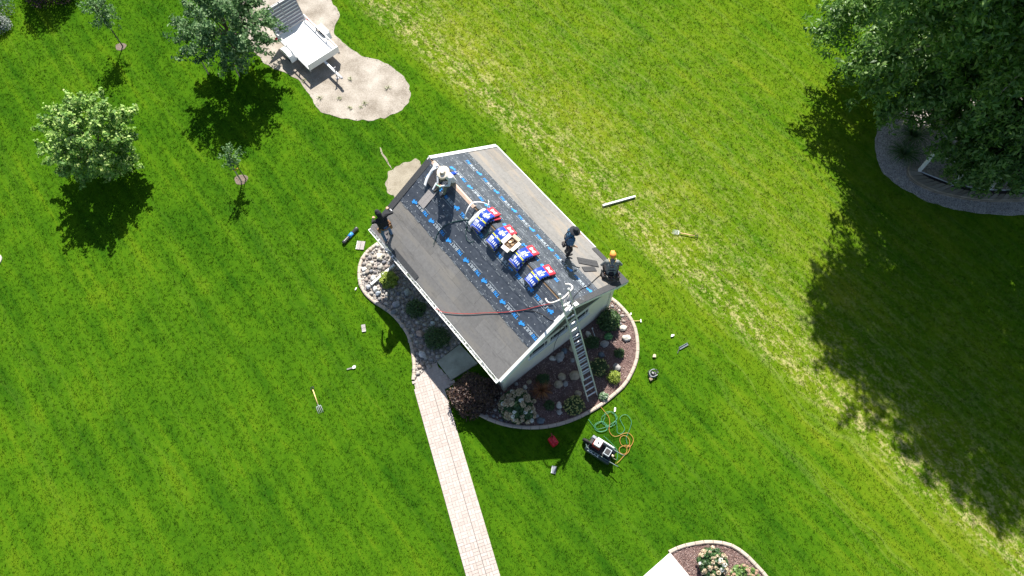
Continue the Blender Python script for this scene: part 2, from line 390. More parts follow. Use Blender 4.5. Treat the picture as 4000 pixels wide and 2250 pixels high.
# ---- right side: gravel bed under the big tree
GBED = gpoly([(3438, 473), (3421, 535), (3421, 587), (3431, 639), (3455, 680), (3507, 725), (3576, 763), (3645, 794), (3748, 822), (3886, 839), (4000, 839), (4200, 820), (4420, 700), (4450, 480), (4200, 330), (3900, 360), (3600, 390), (3480, 425)], 6, rough=.05)
k = NT('grey_gravel'); tc = k.n('TexCoord').outputs['Object']
vo = k.n('TexVoronoi'); k.t.links.new(tc, vo.inputs['Vector']); vo.inputs['Scale'].default_value = 30
k.col(k.ramp(vo.outputs['Color'], [(0, (.15, .135, .12)), (.5, (.36, .33, .30)), (1, (.62, .57, .50))])); k.b.inputs['Roughness'].default_value = .9; k.bump(vo.outputs['Distance'], .8, .03)
gravel_bed = sheet('gravel_bed', GBED, .02, k.m)
# ---- bottom right bed and slab
BK = [(2612, 2158), (2660, 2136), (2720, 2123), (2762, 2118), (2820, 2122), (2865, 2136), (2910, 2167), (2950, 2207), (2985, 2245), (3015, 2290), (3060, 2400)]
bk = [np.array(gp(*p)[:2]) for p in BK]
BBED = [tuple(p) for p in spline(bk, 5)] + [tuple(gp(2900, 2520)[:2]), tuple(gp(2780, 2370)[:2]), tuple(gp(2690, 2250)[:2])]
mulch_bed2 = sheet('mulch_bed', BBED, .030, MULCH, thick=.1)
kerb('bed_edging', bk, 'pale block edging curving from the white slab round the hydrangeas')
MB().prism([tuple(gp(*p)[:2]) for p in ((2615, 2160), (2513, 2250), (2300, 2440), (2560, 2700), (2880, 2500), (2690, 2250))], -.05, .10).build('driveway', mat('white_concrete', (.80, .79, .77), .8, .06, 2, .2, 50), bevel=.01)['kind'] = 'structure'

# ================================================================== HOUSE
house = thing('gabled_house', 'cream gabled house with its roof half stripped and papered black', 'house', HO, YAW)
CREAM = mat('cream_siding', (.84, .79, .68), .6, .07, 2)
TRIM = mat('cream_trim', (.80, .77, .64), .55, .06, 3)
WH, Y0, Y1 = 2.531, .219, LEN - .219
GZ = 2.22                                                # bottom of the gable shakes
mb = MB()
for (x0, x1, ya, yb) in ((-WH, -WH + .12, Y0, Y1), (WH - .12, WH, Y0, Y1)): mb.box(((x0 + x1) / 2, (ya + yb) / 2, 1.22), (x1 - x0, yb - ya, 2.64))
mb.build('side_wall', CREAM, house)
def gable(y, sgn):
    t = .12; prof = [(-WH + .12, -.1), (WH - .12, -.1), (WH - .12, rz(WH) - .12), (0, RZ - .16), (-WH + .12, rz(WH) - .12)]
    ya, yb = (y, y + t * sgn); V = [(x, ya, z) for x, z in prof] + [(x, yb, z) for x, z in prof]
    n = 5; F = [tuple(range(n)), tuple(reversed(range(n, 2 * n)))] + [(i, n + i, n + (i + 1) % n, (i + 1) % n) for i in range(n)]
    return MB().add(V, F).build('gable_wall', CREAM, house)
gable(Y0, 1); gable(Y1, -1)
# corner boards, belly band, batten joints
for sx in (-1, 1):
    for y in (Y0 - .02, Y1 + .02):
        MB().box((sx * (WH - .05), y, 1.15), (.13, .04, 2.3)).box((sx * (WH + .012), y + (.06 if y < 1 else -.06), 1.15), (.03, .15, 2.3)).build('corner_board', TRIM, house)
MB().box((0, Y0 - .02, GZ), (2 * WH - .2, .05, .07)).build('belly_band', TRIM, house)
# grey shakes in the front gable, one course per object
SHK = island_mat('grey_shakes', [(0, (.105, .10, .09)), (1, (.15, .14, .125))], .85, .3, 40)
zc = GZ + .035; i = 0
while zc < RZ - .25:
    half = (RZ - .2 - zc) / SL; h = .14
    if half < .12: break
    mb = MB(); x = -half
    while x < half - .02:
        wd = min(random.uniform(.11, .2), half - x)
        hh = min(h, max(.04, (RZ - .2 - zc) - SL * 0))
        z1l = min(zc + h, RZ - .17 - SL * abs(x)); z1r = min(zc + h, RZ - .17 - SL * abs(x + wd))
        if max(z1l, z1r) > zc + .01:
            y_ = Y0 - .022 - random.uniform(0, .006)
            mb.add([(x, y_, zc), (x + wd - .006, y_, zc), (x + wd - .006, Y0 - .004, max(z1r, zc + .005)), (x, Y0 - .004, max(z1l, zc + .005)), (x, Y0 - .001, zc), (x + wd - .006, Y0 - .001, zc)], [(0, 1, 2, 3), (4, 5, 1, 0)])
        x += wd
    if mb.v: mb.build('shake_course', SHK, house)
    zc += .125; i += 1
# three long windows under the gable
GLASS = mat('dark_glass', (.010, .013, .016), .15, .2, 3, spec=.08)
def window(x0, x1, z0, z1):
    y = Y0 - .02
    wnd = MB().box(((x0 + x1) / 2, y + .012, (z0 + z1) / 2), (x1 - x0 - .1, .02, z1 - z0 - .1)).build('window', GLASS, house)
    mb = MB(); t = .045
    mb.box(((x0 + x1) / 2, y + .004, z0 + t / 2), (x1 - x0, .034, t)).box(((x0 + x1) / 2, y + .004, z1 - t / 2), (x1 - x0, .034, t))
    mb.box((x0 + t / 2, y + .004, (z0 + z1) / 2), (t, .034, z1 - z0 - 2 * t)).box((x1 - t / 2, y + .004, (z0 + z1) / 2), (t, .034, z1 - z0 - 2 * t))
    mb.build('frame', WHITE, wnd)
    zb = z0 + t + .11; xb0 = x0 + t + .12; xb1 = x1 - t - .12
    MB().box(((x0 + x1) / 2, y - .004, zb), (x1 - x0 - .12, .012, .012)).box((xb0, y - .004, (z0 + z1) / 2), (.012, .011, z1 - z0 - .12)).box((xb1, y - .004, (z0 + z1) / 2), (.012, .011, z1 - z0 - .12)).build('muntin', WHITE, wnd)
    MB().box(((x0 + x1) / 2, y - .025, z0 - .018), (x1 - x0 + .06, .09, .03)).build('sill', WHITE, wnd)
window(-1.44, -.54, 1.54, 2.06); window(-.49, .41, 1.54, 2.06); window(.46, 1.36, 1.52, 2.04)
# roof deck (two slabs with a vent slot along the ridge)
SLOT = .03
DECK = mat('deck_wood', (.30, .22, .14), .9, .25, 6, .3, 40, stretch=(1, 8, 1))
for side, wdt in ((-1, WL_), (1, WR_)):
    dmax = wdt / CT
    P = [slope_pt(side, d, y, off) for off in (-.10, -.012) for d, y in ((SLOT, 0.02), (dmax - .005, 0.02), (dmax - .005, LEN - .02), (SLOT, LEN - .02))]
    F = [(0, 1, 2, 3), (4, 7, 6, 5), (0, 4, 5, 1), (1, 5, 6, 2), (2, 6, 7, 3), (3, 7, 4, 0)]
    if side < 0: F = [tuple(reversed(f)) for f in F]
    MB().add(P, F).build('roof_deck', DECK, house)
def slope_patch(side, d0, d1, y0, y1, off, m, name, nd=1, ny=1, thick=.004, wob=0.0, parent=None):
    """thin sheet lying on the slope"""
    V = []; F = []
    for layer in (0, 1):
        for a in range(nd + 1):
            for b in range(ny + 1):
                d = d0 + (d1 - d0) * a / nd; y = y0 + (y1 - y0) * b / ny
                hgt = off + (wob * mnoise.noise(Vector((d * 2, y * 1.5, side * 5 + d0))) if wob else 0) + (0 if layer else thick)
                V.append(slope_pt(side, d, y, hgt))
    n1 = (nd + 1) * (ny + 1); W_ = ny + 1
    for a in range(nd):
        for b in range(ny):
            q = (a * W_ + b, (a + 1) * W_ + b, (a + 1) * W_ + b + 1, a * W_ + b + 1)
            F.append(q); F.append(tuple(reversed([n1 + i_ for i_ in q])))
    def edge(i0, i1): F.append((i0, i1, n1 + i1, n1 + i0))
    for b in range(ny): edge(b, b + 1); edge(nd * W_ + b + 1, nd * W_ + b)
    for a in range(nd): edge((a + 1) * W_, a * W_); edge(a * W_ + ny, (a + 1) * W_ + ny)
    if side < 0: F = [tuple(reversed(f)) for f in F]
    return MB().add(V, F).build(name, m, parent or house)
# weathered grey deck panels on the bare lower slopes
def panel_mat(name, c, tan):
    k = NT(name); tc = k.n('TexCoord').outputs['Object']; oi = k.n('ObjectInfo')
    mp = k.n('Mapping'); k.t.links.new(tc, mp.inputs[0]); mp.inputs['Scale'].default_value = (1.2, .22, 1)
    s1 = k.noise(mp.outputs[0], 2.2, 6, .62); s2 = k.noise(tc, 9, 5, .7)
    base = k.ramp(s2, [(.3, tuple(x * .85 for x in c)), (.7, tuple(x * 1.12 for x in c))])
    base = k.mix(k.ramp(s1, [(.50, (0, 0, 0)), (.64, (.85,) * 3)]), base, tan)
    base = k.mix(k.ramp(k.noise(mp.outputs[0], 3.7, 6, .7), [(.56, (0, 0, 0)), (.68, (.6,) * 3)]), base, tuple(x * .55 for x in c))
    v = k.ramp(oi.outputs['Random'], [(0, (.92,) * 3), (1, (1.08,) * 3)])
    k.col(k.mix(1., base, v, 'MULTIPLY')); k.b.inputs['Roughness'].default_value = .8; k.bump(k.noise(tc, 30, 4), .25, .01); return k.m
PANL = panel_mat('weathered_panel', (.185, .178, .172), (.222, .205, .182)); PANR = panel_mat('pale_panel', (.205, .197, .186), (.275, .235, .19))
for side, dm, m, rows in ((-1, WL_ / CT, PANL, ((1.86, 2.36), (2.363, 2.86), (2.863, WL_ / CT - .004))), (1, WR_ / CT, PANR, ((1.84, 2.72), (2.723, WR_ / CT - .004)))):
    for r_i, (d0, d1) in enumerate(rows):
        wdt = 1.22 if side < 0 else 2.44; y = .06; y_next = y + wdt * (1 if r_i % 2 == 0 else .5)
        while y < LEN - .08:
            ye = min(y_next, LEN - .06)
            slope_patch(side, d0, d1, y, ye - .003, -.010 + .002 * r_i * (-1), m, 'sheathing_panel', thick=.010)
            y = ye; y_next = y + wdt
# black synthetic underlayment sheets with print
k = NT('black_underlayment'); tc = k.n('TexCoord').outputs['Object']
mp = k.n('Mapping'); k.t.links.new(tc, mp.inputs[0]); mp.inputs['Scale'].default_value = (1.1, .8, 1.1)
k.col(k.ramp(k.noise(tc, 5, 4), [(.3, (.044, .052, .068)), (.7, (.072, .084, .106))])); k.b.inputs['Roughness'].default_value = .42; k.b.inputs['Specular IOR Level'].default_value = .6
wr = k.n('TexWave'); k.t.links.new(mp.outputs[0], wr.inputs['Vector']); wr.inputs['Scale'].default_value = 1.2; wr.inputs['Distortion'].default_value = 14; wr.inputs['Detail'].default_value = 3
k.bump(k.math('ADD', k.math('MULTIPLY', wr.outputs['Fac'], .5), k.noise(mp.outputs[0], 7, 4, .6)), .42, .02)
UND = k.m
PRW = mat('print_white', (.50, .56, .61), .5, .12, 20); PRB = mat('print_blue', (.04, .30, .78), .5, .15, 20)
PRL = mat('print_faint', (.24, .27, .30), .5, .3, 12)
def text_polys(txt, size, shear=0.15, bold=.02, fit=None):
    cu = bpy.data.curves.new('t', 'FONT'); cu.body = txt; cu.size = size; cu.shear = shear; cu.offset = bold * size; cu.resolution_u = 2
    cu.align_x = 'LEFT'
    o = bpy.data.objects.new('t', cu); COL.objects.link(o); bpy.context.view_layer.update()
    me = bpy.data.meshes.new_from_object(o.evaluated_get(bpy.context.evaluated_depsgraph_get()))
    V = [tuple(v.co) for v in me.vertices]; F = [tuple(p.vertices) for p in me.polygons]
    bpy.data.objects.remove(o); bpy.data.meshes.remove(me); bpy.data.curves.remove(cu)
    xs = [v[0] for v in V]; x0 = min(xs); wd = max(xs) - x0; k_ = fit / wd if fit else 1.0
    return [((v[0] - x0) * k_, v[1]) for v in V], F, wd * k_
T_TRI = text_polys('TRI', .168, .15, .03, .235); T_BUILT = text_polys('BUILT', .168, .15, .018, .365); T_SMALL = text_polys('SYNTHETIC ROOFING UNDERLAYMENT', .042, 0, .01, .62); T_EDGE = text_polys('TRIBUILT', .062)
# leaping-animal emblem after the word
EMB = [(x * 1.0, y * 1.1) for x, y in [(0, .05), (.03, .085), (.07, .08), (.085, .10), (.12, .105), (.15, .135), (.16, .17), (.178, .135), (.20, .15), (.215, .125), (.255, .12), (.235, .098), (.215, .085), (.225, .055), (.265, .03), (.22, .035), (.195, .02), (.20, -.02), (.175, .01), (.15, .03), (.115, .03), (.095, .0), (.10, -.045), (.078, -.005), (.06, .03), (.035, .02), (.02, -.02), (.02, .03)]]
def print_on(parent_sheet, side, rows, off):
    w_, b_, l_ = MB(), MB(), MB()
    def put(mb, V, F, d, y, direction, flip):
        # direction +1 reads towards +y (letter tops towards -x), -1 the other way
        out = []
        for (tx, ty) in V:
            yy = y + direction * tx; dx = -ty if direction > 0 else ty         # house x shift
            dd = d + side * dx
            out.append(slope_pt(side, dd, yy, off))
        mb.add(out, F)
    for d, direction, y_start in rows:
        y = y_start
        for n in range(8):
            t0 = T_TRI[2] + .015
            L = t0 + T_BUILT[2] + .27
            ends = (y, y + direction * L)
            if min(ends) > .02 and max(ends) < LEN - .02:
                put(b_, T_TRI[0], T_TRI[1], d, y, direction, 0)
                put(w_, T_BUILT[0], T_BUILT[1], d, y + direction * t0, direction, 0)
                put(b_, EMB, [tuple(range(len(EMB)))], d, y + direction * (t0 + T_BUILT[2] + .01), direction, 0)
                put(w_, [(x, t - .075) for x, t in T_SMALL[0]], T_SMALL[1], d, y, direction, 0)
            y += 1.0
    return w_, b_, l_, put
def und_sheet(side, d0, d1, off, rows, edges):
    sh = slope_patch(side, d0, d1, .05, LEN - .05, off, UND, 'underlayment_sheet', 8, 40, .004, .005)
    # the print follows the sheet, 3 mm above it
    w_, b_, l_, put = print_on(sh, side, rows, off + .013)
    for de in edges:                                       # printed lap lines and small edge words
        for q in (0, .035, .075):
            yy = .06
            while yy < LEN - .2:
                ln = random.uniform(.3, .9)
                a, b = slope_pt(side, de + q, yy, off + .013), slope_pt(side, de + q, min(yy + ln, LEN - .06), off + .013)
                a2, b2 = slope_pt(side, de + q + .007, yy, off + .013), slope_pt(side, de + q + .007, min(yy + ln, LEN - .06), off + .013)
                l_.add([a, a2, b2, b] if side > 0 else [a, b, b2, a2], [(0, 1, 2, 3)])
                yy += ln + random.uniform(.01, .12)
        y = .3
        while y < LEN - .5:
            put(l_, T_EDGE[0], T_EDGE[1], de + .13, y, 1, 0); y += .73
    for mb_, nm, m_ in ((w_, 'lettering', PRW), (b_, 'lettering', PRB), (l_, 'lap_line', PRL)):
        if mb_.v: mb_.build(nm, m_, sh)['kind'] = 'stuff'
    return sh
und_sheet(-1, .66, 1.87, .004, [(1.42, 1, .04)], [1.72])
und_sheet(-1, SLOT + .002, .95, .012, [(.56, -1, 1.13)], [.80, .12])
und_sheet(1, .66, 1.88, .004, [(1.40, -1, 1.05)], [1.70, .98])
und_sheet(1, SLOT + .002, .98, .012, [(.60, 1, .02)], [.84, .12])
# plastic cap nails
capm = MB().lathe((0, 0, 0), [(.017, 0), (.017, .002), (.012, .004)], 8).mesh('cap_nail', mat('nail_cap', (.42, .45, .48), .5, .1, 20))
rot_l = Matrix.Rotation(-TH, 4, 'Y'); nail_rows = []
for side in (-1, 1):
    for d in (.16, .50, .78, .90, 1.18, 1.52, 1.70, 1.84): nail_rows.append((side, d))
cnt = 0; mbn = MB(); pos = []
for side, d in nail_rows:
    y = random.uniform(.1, .3)
    while y < LEN - .1:
        pos.append((side, d + random.uniform(-.015, .015), y)); y += random.uniform(.22, .34)
for i, (side, d, y) in enumerate(pos):
    off = .020 if d < .93 else .012
    p = slope_pt(side, d, y, off)
    if i % 2 == 0 and cnt < 220:
        o = link('cap_nail', capm, house); o.location = p; o.rotation_euler = (0, side * TH, 0); cnt += 1
    else: mbn.lathe(p, [(.017, 0), (.016, .004)], 6, Matrix.Rotation(side * TH, 3, 'Y'))
mbn.build('cap_nail', mat('nail_cap', (.42, .45, .48)), house)['kind'] = 'stuff'
# cut ridge: pale wood strip and open vent slot
WOOD = mat('pale_wood', (.62, .46, .36), .8, .15, 5, .3, 40, stretch=(6, 1, 1))
mb = MB()
for side in (-1, 1):
    a = [slope_pt(side, SLOT - .03, y, .018) for y in (4.9, 7.3)]; b = [slope_pt(side, SLOT + .055, y, .018) for y in (4.9, 7.3)]
    a2 = [slope_pt(side, SLOT - .03, y, -.03) for y in (4.9, 7.3)]; b2 = [slope_pt(side, SLOT + .055, y, -.008) for y in (4.9, 7.3)]
    F = [(0, 2, 3, 1), (4, 5, 7, 6), (0, 4, 6, 2), (1, 3, 7, 5), (0, 1, 5, 4), (2, 6, 7, 3)]
    mb.add(a + b + a2 + b2, F)
mb.build('ridge_board', WOOD, house)
# white metal: rake edges, drip edge, fascia, gutter
def rake_bar(side, d0, d1, y, wd, off, ht, name='rake_trim', m=WHITE):
    a = slope_pt(side, d0, y, off); b = slope_pt(side, d1, y, off)
    up = Vector((side * ST, 0, CT)); return MB().bar(a, b, wd, ht, up).build(name, m, house)
rake_bar(-1, 0.0, WL_ / CT, -.02, .11, -.045, .14); rake_bar(1, 0.0, WR_ / CT, -.0, .05, -.075, .14)
rake_bar(-1, 0.0, WL_ / CT, -.075, .03, -.10, .16, 'rake_fascia', mat('fascia_white', (.72, .76, .76), .5, .04, 3))
rake_bar(-1, .0, WL_ / CT, LEN - .0, .04, -.075, .14); rake_bar(1, 0.0, WR_ / CT, LEN - .03, .14, -.045, .14)
MB().bar(slope_pt(1, WR_ / CT + .005, 1.75, -.03), slope_pt(1, WR_ / CT + .005, LEN - .05, -.03), .055, .10, (ST, 0, CT)).build('drip_edge', WHITE, house)
MB().bar(slope_pt(1, WR_ / CT - .015, .05, -.12), slope_pt(1, WR_ / CT - .015, LEN - .05, -.12), .03, .14).build('fascia', WHITE, house)
MB().bar(slope_pt(-1, WL_ / CT - .02, .05, -.12), slope_pt(-1, WL_ / CT - .02, LEN - .05, -.12), .03, .14).build('fascia', WHITE, house)
SOF = mat('soffit_white', (.6, .6, .58), .6, .05, 3)
for sx, wdt in ((-1, WL_), (1, WR_)):
    MB().box((sx * (WH + wdt - .03) / 2, LEN / 2, rz(wdt) - .20), (wdt - .03 - WH, LEN - .1, .015)).build('soffit', SOF, house)
# gutter on the left eave: open trough with hangers
gx = -WL_ - .012; gz = rz(WL_) - .03
prof = [(0, .02), (0, -.10), (-.085, -.10), (-.125, .0), (-.128, .02), (-.118, .02), (-.114, -.002), (-.08, -.09), (-.01, -.09), (-.01, .02)]
V = [(gx + x, y, gz + z) for y in (.0, LEN - .02) for x, z in prof]; n = len(prof)
F = [(i, (i + 1) % n, n + (i + 1) % n, n + i) for i in range(n)]
F += [tuple(reversed(range(n))), tuple(range(n, 2 * n))]
gut = MB().add(V, F).box((gx - .064, .008, gz - .035), (.12, .02, .10)).box((gx - .064, LEN - .03, gz - .035), (.12, .02, .10)).build('gutter', WHITE, house)
y = .9
while y < LEN - .2:
    MB().box((gx - .06, y, gz + .012), (.115, .03, .012)).build('hanger', WHITE, gut); y += .86
mb = MB()
for i in range(150):
    yy = random.uniform(.1, LEN - .1); s = random.uniform(.01, .03)
    mb.ell((gx - random.uniform(.02, .09), yy, gz - .085), (s, s * 1.5, s * .5), i, .5, sub=1)
mb.build('leaf_litter', mat('gutter_dirt', (.20, .24, .17), .95, .4, 12), gut)['kind'] = 'stuff'
# downspout dropping from the gutter by the rock bed, with its extension along the stones
# dark starter strips along the finished rake and eaves
STRIP = mat('starter_shingle', (.060, .062, .066), .9, .3, 30, .6, 90)
slope_patch(1, .25, WR_ / CT + .01, -.02, .20, .016, STRIP, 'starter_strip', thick=.006)
slope_patch(1, WR_ / CT - .22, WR_ / CT + .02, .20, 1.75, .012, STRIP, 'starter_strip', thick=.006)
slope_patch(-1, .10, 2.75, LEN - .22, LEN + .01, .020, STRIP, 'starter_strip', thick=.006)
slope_patch(-1, WL_ / CT - .20, WL_ / CT + .015, 4.75, 6.2, .012, STRIP, 'starter_strip', thick=.006)
# first laid shingles at the back-left corner
SHG = island_mat('weathered_shingle', [(0, (.20, .175, .165)), (.5, (.27, .245, .235)), (1, (.33, .30, .29))], .9, .5, 80)
for r_i in range(4):
    d1 = WL_ / CT + .01 - r_i * .14
    y = LEN - .0 - r_i * .02; nmax = 6 - r_i
    for i in range(nmax):
        ln = .165; slope_patch(-1, d1 - .137, d1, y - ln + .004, y, .018 + .003 * r_i, SHG, 'shingle', thick=.005); y -= ln
# scraps of white trim at the front peak
PEAK = mat('bent_white_metal', (.82, .80, .79), .4, .05, 4)
MB().bar(slope_pt(-1, .35, .02, .02), slope_pt(-1, .62, .02, .02), .10, .02, (0, 0, 1)).build('trim_scrap', PEAK, house)
MB().bar(slope_pt(1, .30, .03, .03), slope_pt(1, .52, .04, .03), .13, .025, (0, 0, 1)).build('trim_scrap', PEAK, house)
MB().box((0.0, -.01, RZ + .02), (.26, .16, .03)).build('trim_scrap', PEAK, house)

# ================================================================== STONES, CHIPS AND PEBBLES IN THE BEDS
STONE = island_mat('river_stone', [(0, (.38, .34, .30)), (.2, (.52, .48, .43)), (.4, (.24, .235, .24)), (.55, (.42, .33, .27)), (.7, (.62, .58, .52)), (.85, (.17, .18, .21)), (1, (.36, .30, .25))], .8, .3, 20)
stone_me = []
for i in range(9):
    stone_me.append(MB().ell((0, 0, 0), (1, random.uniform(.65, .95), random.uniform(.45, .7)), i + 3, .45, 1.3, 1).mesh('stone', STONE, True))
def scatter(poly, n, rmin, rmax, keep=None, tries=40, zone=None, power=2.2):
    xs = [p[0] for p in poly]; ys = [p[1] for p in poly]; out = []
    C = np.column_stack([RNG.uniform(min(xs), max(xs), n * tries // 8), RNG.uniform(min(ys), max(ys), n * tries // 8)])
    C = C[inpoly(C, poly)]
    if keep is not None: C = C[np.array([keep(c) for c in C])] if len(C) else C
    rs = rmin + (rmax - rmin) * RNG.random(len(C)) ** power
    order = np.argsort(-rs); grid = {}
    for i in order:
        c = C[i]; r = rs[i]; kx, ky = int(c[0] // .3), int(c[1] // .3); ok = True
        for dx in (-1, 0, 1):
            for dy in (-1, 0, 1):
                for (q, rq) in grid.get((kx + dx, ky + dy), ()):
                    if (q[0] - c[0]) ** 2 + (q[1] - c[1]) ** 2 < (.85 * (r + rq)) ** 2: ok = False; break
                if not ok: break
            if not ok: break
        if ok:
            grid.setdefault((kx, ky), []).append((c, r)); out.append((c, r))
            if len(out) >= n: break
    return out
st = scatter(LBED, 2600, .02, .11, tries=190, power=4.5)
for i, (c, r) in enumerate(st[:300]):
    o = link('stone', random.choice(stone_me), rock_bed); o.location = (c[0], c[1], .03 + r * .28); o.scale = (r, r, r); o.rotation_euler = (random.uniform(-.3, .3), random.uniform(-.3, .3), random.uniform(0, 6.28))
def stone_stuff(items, parent, name, zb, m, flat=.6):
    mb = MB(); bm = bmesh.new(); bmesh.ops.create_icosphere(bm, subdivisions=1, radius=1); base = [v.co.copy() for v in bm.verts]; fs = [tuple(v.index for v in f.verts) for f in bm.faces]; bm.free()
    for c, r in items:
        a = random.uniform(0, 6.28); sy = random.uniform(.6, 1); ca, sa = math.cos(a), math.sin(a); jx = [random.uniform(.8, 1.15) for _ in base]
        mb.add([(c[0] + (p.x * ca - p.y * sy * sa) * r * j, c[1] + (p.x * sa + p.y * sy * ca) * r * j, zb + p.z * r * flat * j) for p, j in zip(base, jx)], fs)
    o = mb.build(name, m, parent, True); o['kind'] = 'stuff'; return o
stone_stuff(st[300:], rock_bed, 'pebbles', .035, STONE)
# river rock showing in the corners of the mulch bed
def in_corner(c): return (np.hypot(*(np.array(c) - np.array(gp(2400, 1215)[:2]))) < .62) or (np.hypot(*(np.array(c) - np.array(gp(1925, 1612)[:2]))) < .75)
stone_stuff(scatter(RBED, 260, .02, .10, keep=in_corner, tries=900), mulch_bed, 'pebbles', .04, STONE)
# boulders set in the mulch
BOULDERS = [  # pixel, size, tone, label
    (2158, 1399, .26, .18, 'pale', 'pale flat boulder against the gable wall beside the tall grey one'), (2434, 1281, .28, .22, 'pale', 'cream boulder with a mossy side on the sunlit red mulch'),
    (2447, 1320, .33, .25, 'pale', 'angular white boulder on the sunlit red mulch'), (2184, 1583, .19, .27, 'pale', 'long pale stone beside the yellow-dotted bush'),
    (2051, 1512, .16, .16, 'pale', 'small pale stone tucked behind the hydrangea'), (2299, 1307, .18, .28, 'pale', 'upright cream stone behind the dark spirea'),
    (2188, 1395, .30, .40, 'grey', 'tall grey boulder below the second gable window'), (2362, 1343, .32, .27, 'grey', 'wedge-shaped grey boulder beside the mint-green hosta'),
    (2409, 1435, .28, .28, 'grey', 'rounded blue-grey boulder above the lime spirea'), (2186, 1609, .20, .20, 'grey', 'grey stone next to the edging below the long pale stone'),
    (2096, 1624, .17, .15, 'grey', 'small egg-shaped grey stone right of the hydrangea'), (2210, 1499, .18, .20, 'grey', 'grey stone touching the mossy tan boulder'),
    (2017, 1499, .14, .12, 'grey', 'smallest grey stone at the house corner'), (2237, 1407, .17, .17, 'grey', 'grey stone beside the left ladder rail'),
    (2195, 1472, .28, .26, 'tan', 'rust-tan boulder in the middle of the mulch'), (2182, 1502, .31, .27, 'tan', 'mossy olive-tan boulder in the middle of the mulch'),
    (2246, 1467, .36, .34, 'tan', 'jagged lichen-covered boulder half under the ladder'), (2235, 1362, .22, .24, 'tan', 'tan boulder by the wall behind the ladder'),
    (2259, 1536, .24, .20, 'tan', 'brown boulder behind the yellow-dotted bush'), (2068, 1491, .18, .16, 'tan', 'tan stone by the wall beside the feathery plant'),
    (2113, 1643, .30, .24, 'dark', 'dark blue-grey boulder against the front edging'), (2349, 1385, .22, .20, 'dark', 'dark slate boulder below the wedge-shaped grey one'), (2205, 1371, .22, .22, 'dark', 'dark boulder by the wall behind the tall grey one')]
BTONE = dict(pale=(.62, .58, .50), grey=(.34, .325, .31), tan=(.42, .34, .24), dark=(.12, .15, .18))
for j, (u, v, a, b, nm, lab) in enumerate(BOULDERS):
    p = gp(u, v, .08); o = MB().ell((0, 0, 0), (a * .52, b * .52, min(a, b) * .42), j + 2, .35, 1.4, 3).build('boulder', mat('boulder_' + nm, BTONE[nm], .85, .35, 6, .5, 25), smooth=True)
    o.location = (p.x, p.y, .03 + min(a, b) * .18); o.rotation_euler = (0, 0, random.uniform(-.5, .5)); tag(o, lab, 'boulder', 'boulders in the front bed')
BIGL = [(1482, 1003, .27, (.66, .61, .50)), (1442, 1040, .24, (.36, .32, .27)), (1435, 1062, .19, (.30, .26, .22)), (1485, 1044, .22, (.34, .32, .29)), (1439, 1121, .19, (.38, .40, .43)), (1466, 1128, .19, (.72, .70, .66)), (1478, 1146, .19, (.27, .31, .36)),
        (1548, 1187, .28, (.34, .33, .35)), (1591, 1143, .27, (.34, .35, .33)), (1641, 1303, .28, (.44, .32, .26)), (1651, 1385, .27, (.50, .50, .50)), (1424, 1052, .19, (.74, .72, .68)), (1458, 1086, .2, (.74, .72, .67)), (1690, 1262, .17, (.55, .6, .6)), (1537, 1218, .2, (.20, .21, .23))]
for j, (u, v, a, c) in enumerate(BIGL):
    o = MB().ell((0, 0, 0), (a * .55, a * .45, a * .38), j + 20, .4, 1.3, 3).build('stone', mat('big_stone_%d' % j, c, .85, .25, 8, .4, 25), rock_bed, True)
    p = gp(u, v, .1); o.location = (p.x, p.y, .10); o.rotation_euler = (0, 0, random.uniform(0, 3))
# bark chips
def chips(poly, n, z, m, parent, L=(.02, .06), W_=(.008, .02), keep=None):
    xs = [p[0] for p in poly]; ys = [p[1] for p in poly]
    C = np.column_stack([RNG.uniform(min(xs), max(xs), n * 3), RNG.uniform(min(ys), max(ys), n * 3)]); C = C[inpoly(C, poly)][:n]; n = len(C)
    a = RNG.uniform(0, 6.28, n); l = RNG.uniform(*L, n)[:, None]; w_ = RNG.uniform(*W_, n)[:, None]
    t = np.column_stack([np.cos(a), np.sin(a), RNG.uniform(-.5, .5, n)]); s_ = np.column_stack([-np.sin(a), np.cos(a), RNG.uniform(-.6, .6, n)])
    c = np.column_stack([C, np.full(n, z) + RNG.uniform(0, .02, n)])
    V = np.stack([c - t * l / 2 - s_ * w_ / 2, c + t * l / 2 - s_ * w_ / 2, c + t * l / 2 + s_ * w_ / 2, c - t * l / 2 + s_ * w_ / 2], 1).reshape(-1, 3)
    o = link('mulch_chips', np_mesh('mulch_chips', V, np.arange(n * 4).reshape(-1, 4), m), parent); o['kind'] = 'stuff'
CHIP = leaf_mat('bark_chip', [(0, (.08, .045, .04)), (.4, (.20, .12, .10)), (.75, (.32, .21, .18)), (1, (.48, .38, .34))], .0, .9)
chips(RBED, 9000, .04, CHIP, mulch_bed); chips(BBED, 5000, .04, CHIP, mulch_bed2)
# gravel stones on the grey bed
cs = np.column_stack([RNG.uniform(13, 23, 9000), RNG.uniform(13.5, 21, 9000)]); cs = cs[inpoly(cs, GBED)]
GRS = island_mat('gravel_stone', [(0, (.20, .19, .19)), (.4, (.38, .36, .34)), (.7, (.50, .44, .38)), (1, (.68, .64, .58))], .85)
stone_stuff([(c, random.uniform(.018, .04)) for c in cs[:5200]], gravel_bed, 'gravel', .025, GRS)

